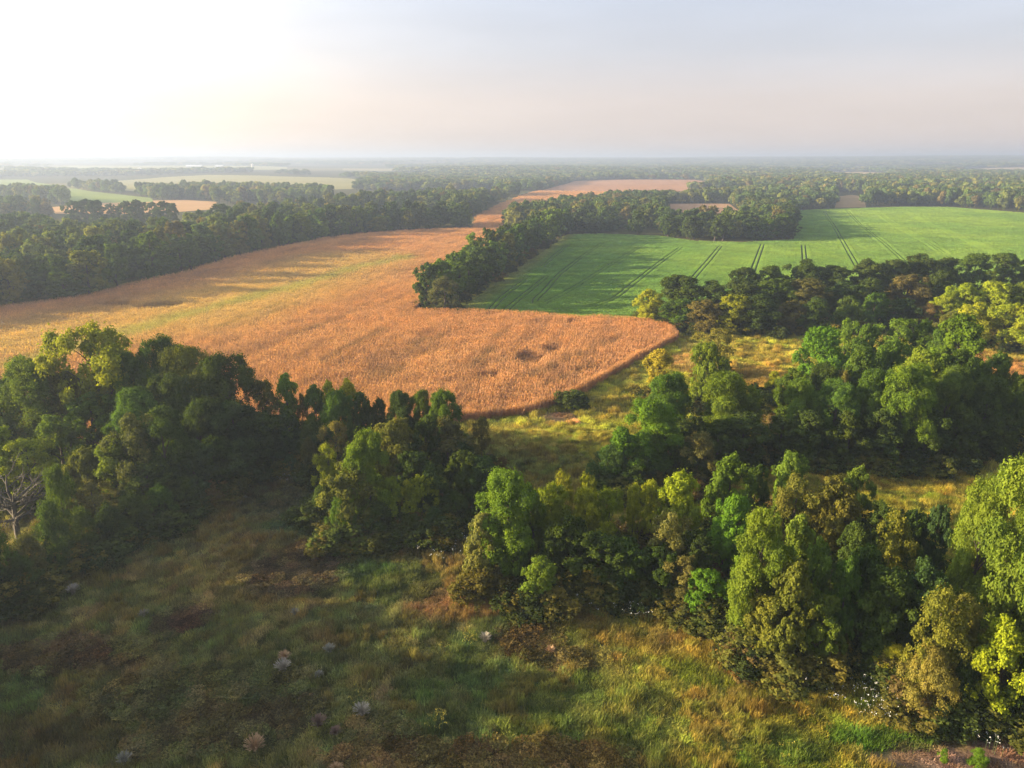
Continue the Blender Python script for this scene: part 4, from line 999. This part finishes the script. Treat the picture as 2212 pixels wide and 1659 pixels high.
# ------------------------------------------------------------------ tufts, flowers
def tuft_mesh(seed, n=150, H=1.75, R=1.0):
    rng = rs(seed); a = rng.rand(n) * 6.283; ln = rng.uniform(.15, .85, n) * R; h = H * rng.uniform(.6, 1, n) * (1 - .35 * ln / R); w = .022
    b = np.column_stack([np.cos(a), np.sin(a)]) * .15; V = np.zeros((n, 6, 3)); s = np.column_stack([-np.sin(a), np.cos(a)]) * w
    for i, (t, zf) in enumerate(((0, 0), (.35, .75), (1, 1))):
        c = b + np.column_stack([np.cos(a), np.sin(a)]) * (ln * t)[:, None]; k = 1.2 if i < 2 else 1.7
        V[:, 2 * i, :2] = c - s * k * .7; V[:, 2 * i + 1, :2] = c + s * k * .7; V[:, 2 * i, 2] = V[:, 2 * i + 1, 2] = h * zf
    q = (np.arange(n)[:, None] * 6); Q = np.concatenate([q + np.array([0, 1, 3, 2]), q + np.array([2, 3, 5, 4])])
    return V.reshape(-1, 3), Q
TM = {}
def tuft_mat(name, c): return solid_mat(name, c, .8, .35, 4)
M_SIL = tuft_mat('silver_grass', (.30, .27, .22)); M_TAN = tuft_mat('straw_grass', (.36, .23, .12)); M_RED = tuft_mat('reddish_grass', (.14, .085, .065)); M_GRY = tuft_mat('grey_green_grass', (.21, .205, .165))
tv = [mesh_np('tuft', *tuft_mesh(s), None) for s in (1, 2, 3)]
TUFTS = [(612, 1452, 1.25, 'S', 'silvery arching grass clump in front of the straw-tipped one, middle of the shaded meadow'), (616, 1428, 1.0, 'T', 'straw-tipped grass clump just behind the silvery clump'),
 (552, 1625, 1.35, 'T', 'big straw-coloured grass clump at the bottom of the shaded meadow'), (783, 1548, 1.2, 'S', 'silvery grass clump below the yellow flowers'), (160, 1285, 1.15, 'S', 'pale grass clump near the left copse bushes'),
 (312, 1335, .9, 'S', 'small pale grass clump left of the dark brown patch'), (638, 1330, .75, 'G', 'faint grey-green grass clump right of the dark brown patch'), (712, 1412, .95, 'G', 'grey grass clump right of the silvery clump'),
 (690, 1572, 1.1, 'R', 'reddish flattened grass clump left of the lower silvery clump'), (725, 1590, .8, 'R', 'smaller reddish grass clump left of the lower silvery clump'), (1048, 1388, 1.0, 'S', 'pale grass clump beside the yellow flowers below the rusty patch'),
 (270, 1652, 1.0, 'G', 'grey grass clump at the bottom edge of the meadow'), (690, 1465, .7, 'G', 'low grey grass clump between the silvery clumps'), (1188, 1412, .8, 'T', 'straw tuft in the dark bramble patch of the sunlit meadow'),
 (530, 1080, .6, 'G', 'tiny grey tuft near the foot of the left copse'), (545, 1190, .8, 'T', 'straw tuft on the upper shaded meadow'), (728, 1672, .9, 'T', 'orange tuft cut by the bottom edge')]
MM = {'S': M_SIL, 'T': M_TAN, 'R': M_RED, 'G': M_GRY}
for i, (bx, by, s, k, lab) in enumerate(TUFTS):
    x, y = P(bx, by); m = tv[i % 3]; key = (i % 3, k)
    if key not in TM: TM[key] = m.copy(); TM[key].materials.append(MM[k])
    o = link(bpy.data.objects.new('grass_clump', TM[key])); o.location = (x, y, float(hf(x, y))); o.scale = (s * .68, s * .68, s * .72); o.rotation_euler.z = i * 1.7
    tag(o, lab, 'grass clump', 'grass clumps standing out in the meadow')
M_STEM = solid_mat('flower_stem', (.06, .10, .025)); M_YEL = solid_mat('yellow_petals', (.40, .34, .03), .7, .2, 5); M_WHT = solid_mat('white_petals', (.60, .60, .56), .7, .25, 3)
def flower_arrays(rng, n, R, H, hs, blob):
    S = Acc(); Hd = Acc()
    for i in range(n):
        a = rng.rand() * 6.28; r = R * math.sqrt(rng.rand()); h = H * rng.uniform(.6, 1.1); x, y = math.cos(a) * r, math.sin(a) * r
        S.add(*tube([[x, y, 0], [x * 1.05, y * 1.05, h]], [.02, .012], 3))
        k = blob; pos = np.array([x * 1.05, y * 1.05, h]) + rng.normal(size=(k, 3)) * hs * np.array([1, 1, .7]); nr = rng.normal(size=(k, 3)) * .4 + np.array([0, 0, 1]); nr /= np.linalg.norm(nr, axis=1)[:, None]
        Hd.add(*leaves_at(rng, pos, nr, hs * .8, 1.1))
    return S.get(), Hd.get()
for i, (bx, by, R, n, lab) in enumerate(((785, 1512, 1.6, 42, 'yellow flowering weeds behind the lower silvery grass clump'), (945, 1572, 1.2, 40, 'upright clump of yellow flowers near the bottom of the meadow'),
        (1015, 1393, .9, 28, 'yellow flowers beside the pale clump below the rusty patch'), (957, 1412, .5, 12, 'tiny patch of yellow flowers left of the pale clump'), (1700, 1640, 1.1, 16, 'orange-yellow flowering weeds at the bottom of the sunlit meadow'))):
    x, y = P(bx, by); (sv, sq), (hv, hq) = flower_arrays(rs(i + 5), int(n * .8), R * .85, 1.1, .07, 6)
    r = link(bpy.data.objects.new('yellow_wildflower', None)); r.location = (x, y, float(hf(x, y))); tag(r, lab, 'wildflower', 'yellow wildflowers in the meadow')
    o = link(bpy.data.objects.new('stem', mesh_np('flower_stems', sv, sq, M_STEM))); o.parent = r
    o = link(bpy.data.objects.new('blossoms', mesh_np('flower_heads', hv, hq, M_YEL))); o.parent = r; o['kind'] = 'stuff'
A1, A2 = Acc(), Acc(); rngf = rs(9)
for (bx, by, rx, n) in ((985, 1175, 3.5, 45), (1010, 1160, 2.5, 30), (1220, 1310, 1.5, 30), (1300, 1285, 3, 40), (1365, 1295, 2.2, 24), (1430, 1290, 1.5, 14), (1375, 1338, 1.2, 14), (1440, 1335, 1, 10), (1590, 1395, 1.6, 22), (1630, 1412, 2.2, 36), (1680, 1432, 1.8, 26),
                        (1740, 1462, 2, 26), (1825, 1505, 1.6, 24), (1880, 1540, 1.5, 18), (1905, 1550, 1, 20), (2150, 1597, 1.8, 22), (2105, 1580, 1.2, 10), (630, 1045, 1.2, 12), (1165, 1322, .8, 10)):
    x, y = P(bx, by); (sv, sq), (hv, hq) = flower_arrays(rngf, int(n * 1.1), rx * 1.5, 1.6, .10, 4)
    off = np.array([x, y, float(hf(x, y))]); A1.add(sv + off, sq); A2.add(hv + off, hq)
sv, sq = A1.get(); hv, hq = A2.get(); me = mesh_np('white_wildflowers', np.concatenate([sv, hv]), np.concatenate([sq, hq + len(sv)]), M_STEM); me.materials.append(M_WHT)
me.polygons.foreach_set('material_index', np.concatenate([np.zeros(len(sq), np.int32), np.ones(len(hq), np.int32)]))
tag(link(bpy.data.objects.new('white_wildflowers', me)), 'scattered white wildflowers along the foot of the near copses', 'wildflowers', None, 'stuff')
# two round bushes on the bare patch
for bx, by, ty, w, lab in ((2112, 1655, 1622, 46, 'round green bush on the bare earth patch, the larger one'), (2036, 1645, 1630, 20, 'very small green bush on the bare earth patch')):
    tree_px(bx, by, ty, w, 'shrub', 'br', lab, 'bushes on the bare earth patch', rngN)

# ------------------------------------------------------------------ far farm buildings
M_WALL = solid_mat('white_sheet_wall', (.55, .55, .55), .5); M_ROOF = solid_mat('pale_metal_roof', (.55, .58, .62), .4); M_DOOR = solid_mat('dark_door', (.12, .12, .13), .6)
def shed(px, py, wpx, depth, hw, lab, name='barn'):
    x, y = P(px, py); d = proj(x, y, float(hf(x, y)))[2]; L = wpx / F * d
    r = link(bpy.data.objects.new(name, None)); r.location = (x, y, float(hf(x, y)) + 1); tag(r, lab, 'barn', 'white farm sheds near the horizon')
    D = depth; hr = hw + D * .28
    v = [(-L/2,-D/2,-3),(L/2,-D/2,-3),(L/2,D/2,-3),(-L/2,D/2,-3),(-L/2,-D/2,hw),(L/2,-D/2,hw),(L/2,D/2,hw),(-L/2,D/2,hw),(-L/2,0,hr),(L/2,0,hr)]
    m = bpy.data.meshes.new('shed_wall'); m.from_pydata(v, [], [(0,1,5,4),(2,3,7,6),(1,2,6,9,5),(3,0,4,8,7)]); m.materials.append(M_WALL); o = link(bpy.data.objects.new('wall', m)); o.parent = r
    e = .5; v = [(-L/2-e,-D/2-e,hw-.1),(L/2+e,-D/2-e,hw-.1),(L/2+e,0,hr+.3),(-L/2-e,0,hr+.3),(-L/2-e,D/2+e,hw-.1),(L/2+e,D/2+e,hw-.1)]
    v += [(a, b, c + .25) for a, b, c in v]
    m = bpy.data.meshes.new('shed_roof'); m.from_pydata(v, [], [(0,3,2,1),(3,4,5,2),(6,7,8,9),(9,8,11,10),(0,1,7,6),(4,10,11,5),(0,6,9,3),(3,9,10,4),(1,2,8,7),(2,5,11,8)]); m.materials.append(M_ROOF); o = link(bpy.data.objects.new('roof', m)); o.parent = r
    m = bpy.data.meshes.new('shed_door'); w = min(5, L * .2); m.from_pydata([(-w/2,-D/2-.12,-1),(w/2,-D/2-.12,-1),(w/2,-D/2-.12,hw*.8),(-w/2,-D/2-.12,hw*.8),(-w/2,-D/2,-1),(w/2,-D/2,-1),(w/2,-D/2,hw*.8),(-w/2,-D/2,hw*.8)], [], [(0,1,2,3),(3,2,6,7),(0,3,7,4),(1,5,6,2)]); m.materials.append(M_DOOR); o = link(bpy.data.objects.new('door', m)); o.parent = r
shed(420, 363, 34, 16, 5, 'long low white shed near the horizon, the widest of them')
shed(474, 363, 16, 14, 5, 'shorter pale shed right of the long white shed')
shed(302, 369, 6, 9, 5, 'tiny white shed left of the long white shed in front of trees')
x, y = P(546, 366); d = math.hypot(x, y); r = link(bpy.data.objects.new('silo', None)); r.location = (x, y, float(hf(x, y))); tag(r, 'tall white silo on the rise right of the white sheds', 'silo')
R_ = max(2.5, 4.0 / F * d / 2 * 1.0); Hs = 9.5 / F * d
sv, sq = tube([[0, 0, -2], [0, 0, Hs]], [R_, R_], 20); o = link(bpy.data.objects.new('tank', mesh_np('silo_wall', sv, sq, M_WALL, None, True))); o.parent = r
t_ = np.linspace(0, 1, 6); sv, sq = tube(np.column_stack([t_ * 0, t_ * 0, Hs + np.sin(t_ * 1.57) * R_ * .7]), R_ * 1.03 * np.cos(t_ * 1.55) + .02, 20); o = link(bpy.data.objects.new('dome_roof', mesh_np('silo_dome', sv, sq, M_ROOF, None, True))); o.parent = r

# ------------------------------------------------------------------ haze
m, nt, out = new_mat('haze_air')
pv = nt.nodes.new('ShaderNodeVolumePrincipled'); pv.inputs['Color'].default_value = (.42, .52, .72, 1); pv.inputs['Density'].default_value = 3.4e-4; pv.inputs['Anisotropy'].default_value = .3
nt.links.new(pv.outputs[0], out.inputs['Volume'])
zt = float(gz.max()) + 16; zb = float(gz.min()) - 1.5; S = 11200
me = bpy.data.meshes.new('haze'); vv = [(a, b, c) for c in (zb, zt) for a, b in ((-S, -S), (S, -S), (S, S), (-S, S))]
me.from_pydata(vv, [], [(3, 2, 1, 0), (4, 5, 6, 7), (0, 1, 5, 4), (1, 2, 6, 5), (2, 3, 7, 6), (3, 0, 4, 7)]); me.materials.append(m)
tag(link(bpy.data.objects.new('haze', me)), 'thin evening haze filling the air over the farmland', 'haze', None, 'stuff')
print('terrain z', gz.min(), gz.max(), 'tris', len(gf))

# ------------------------------------------------------------------ light, sky, camera
sx, sy, sz = math.sin(SUN_AZ) * math.cos(SUN_ELEV), math.cos(SUN_AZ) * math.cos(SUN_ELEV), math.sin(SUN_ELEV)
sun = bpy.data.lights.new('sun', 'SUN'); sun.energy = 5.0; sun.angle = math.radians(.6); sun.color = (1.0, .77, .46)
so = link(bpy.data.objects.new('sun', sun)); so.rotation_euler = Vector((-sx, -sy, -sz)).to_track_quat('-Z', 'Y').to_euler()
w = bpy.data.worlds.new('World'); scene.world = w; w.use_nodes = True; nt = w.node_tree; nt.nodes.clear(); L = nt.links.new
sky = nt.nodes.new('ShaderNodeTexSky'); sky.sky_type = 'NISHITA'; sky.sun_disc = False; sky.sun_elevation = SUN_ELEV; sky.sun_rotation = SUN_AZ
sky.air_density = 1.0; sky.dust_density = 2.5; sky.ozone_density = 1.5; sky.altitude = 200
EXPO = 2.05; BGS = .12; U = 1 / (BGS * 2 ** EXPO)
tc = nt.nodes.new('ShaderNodeTexCoord'); sp = nt.nodes.new('ShaderNodeSeparateXYZ'); L(tc.outputs['Generated'], sp.inputs[0])
rp = nt.nodes.new('ShaderNodeValToRGB'); L(sp.outputs['Z'], rp.inputs[0])
def stops(ramp, ss):
    e = ramp.color_ramp.elements
    while len(e) < len(ss): e.new(.5)
    for k_, (p_, c_) in enumerate(ss): e[k_].position = p_; e[k_].color = (*c_, 1)
stops(rp, [(0, (.84, .70, .66)), (.02, (1.0, .82, .75)), (.07, (.99, .84, .80)), (.13, (.86, .85, .92)), (.25, (.75, .86, 1.06)), (.45, (.80, .86, .98)), (1, (.78, .84, .96))])
dt = nt.nodes.new('ShaderNodeVectorMath'); dt.operation = 'DOT_PRODUCT'; L(tc.outputs['Generated'], dt.inputs[0]); GA = math.radians(-78); dt.inputs[1].default_value = (math.sin(GA) * .97, math.cos(GA) * .97, .24)
gm = nt.nodes.new('ShaderNodeMapRange'); gm.inputs['From Min'].default_value = -.5; gm.inputs['From Max'].default_value = 1; L(dt.outputs['Value'], gm.inputs['Value'])
pw = nt.nodes.new('ShaderNodeMath'); pw.operation = 'POWER'; pw.inputs[1].default_value = 5.0; L(gm.outputs[0], pw.inputs[0])
rg = nt.nodes.new('ShaderNodeValToRGB'); L(sp.outputs['Z'], rg.inputs[0]); stops(rg, [(0, (.72, .56, .34)), (.03, (.9, .7, .42)), (.09, (1, .82, .56)), (.2, (1, .92, .80)), (1, (.9, .92, 1))])
def scale(c_, f_):
    n_ = nt.nodes.new('ShaderNodeVectorMath'); n_.operation = 'SCALE'; L(c_, n_.inputs[0])
    if isinstance(f_, float): n_.inputs['Scale'].default_value = f_
    else: L(f_, n_.inputs['Scale'])
    return n_.outputs[0]
def add(a__, b__):
    n_ = nt.nodes.new('ShaderNodeVectorMath'); n_.operation = 'ADD'; L(a__, n_.inputs[0]); L(b__, n_.inputs[1]); return n_.outputs[0]
GLOW = 2.35
pw2 = nt.nodes.new('ShaderNodeMath'); pw2.operation = 'POWER'; pw2.inputs[1].default_value = 8.0; L(gm.outputs[0], pw2.inputs[0])
tot0 = add(add(scale(rp.outputs[0], .72 * U), scale(sky.outputs[0], .08)), scale(scale(rg.outputs[0], pw.outputs[0]), GLOW * U))
tot = add(tot0, scale(scale(rg.outputs[0], pw2.outputs[0]), 1.0 * U))
mpc = nt.nodes.new('ShaderNodeMapping'); mpc.inputs['Scale'].default_value = (1.2, 1.2, 7); L(tc.outputs['Generated'], mpc.inputs['Vector'])
nc = nt.nodes.new('ShaderNodeTexNoise'); nc.inputs['Scale'].default_value = 3.0; nc.inputs['Detail'].default_value = 4; L(mpc.outputs[0], nc.inputs['Vector'])
mc_ = nt.nodes.new('ShaderNodeMapRange'); mc_.inputs['From Min'].default_value = .35; mc_.inputs['From Max'].default_value = .7; mc_.inputs['To Min'].default_value = .97; mc_.inputs['To Max'].default_value = 1.05; L(nc.outputs['Fac'], mc_.inputs['Value'])
tot = scale(tot, mc_.outputs[0])
bg = nt.nodes.new('ShaderNodeBackground'); bg.inputs['Strength'].default_value = BGS
L(tot, bg.inputs['Color'])
wo = nt.nodes.new('ShaderNodeOutputWorld'); L(bg.outputs[0], wo.inputs['Surface'])
cam = bpy.data.cameras.new('camera'); co = link(bpy.data.objects.new('camera', cam)); cam.sensor_width = 36; cam.lens = 36 * F / 2212; cam.clip_end = 60000; cam.clip_start = .5
co.location = (0, 0, CAMH); co.rotation_euler = (math.pi / 2 - PITCH, 0, 0); scene.camera = co
scene.view_settings.view_transform = 'Standard'; scene.view_settings.look = 'None'; scene.view_settings.exposure = EXPO; scene.view_settings.gamma = 1
c = scene.cycles; c.max_bounces = 4; c.diffuse_bounces = 2; c.glossy_bounces = 1; c.transmission_bounces = 2; c.volume_bounces = 0; c.transparent_max_bounces = 4
c.use_denoising = True; c.use_adaptive_sampling = True; c.adaptive_threshold = .02
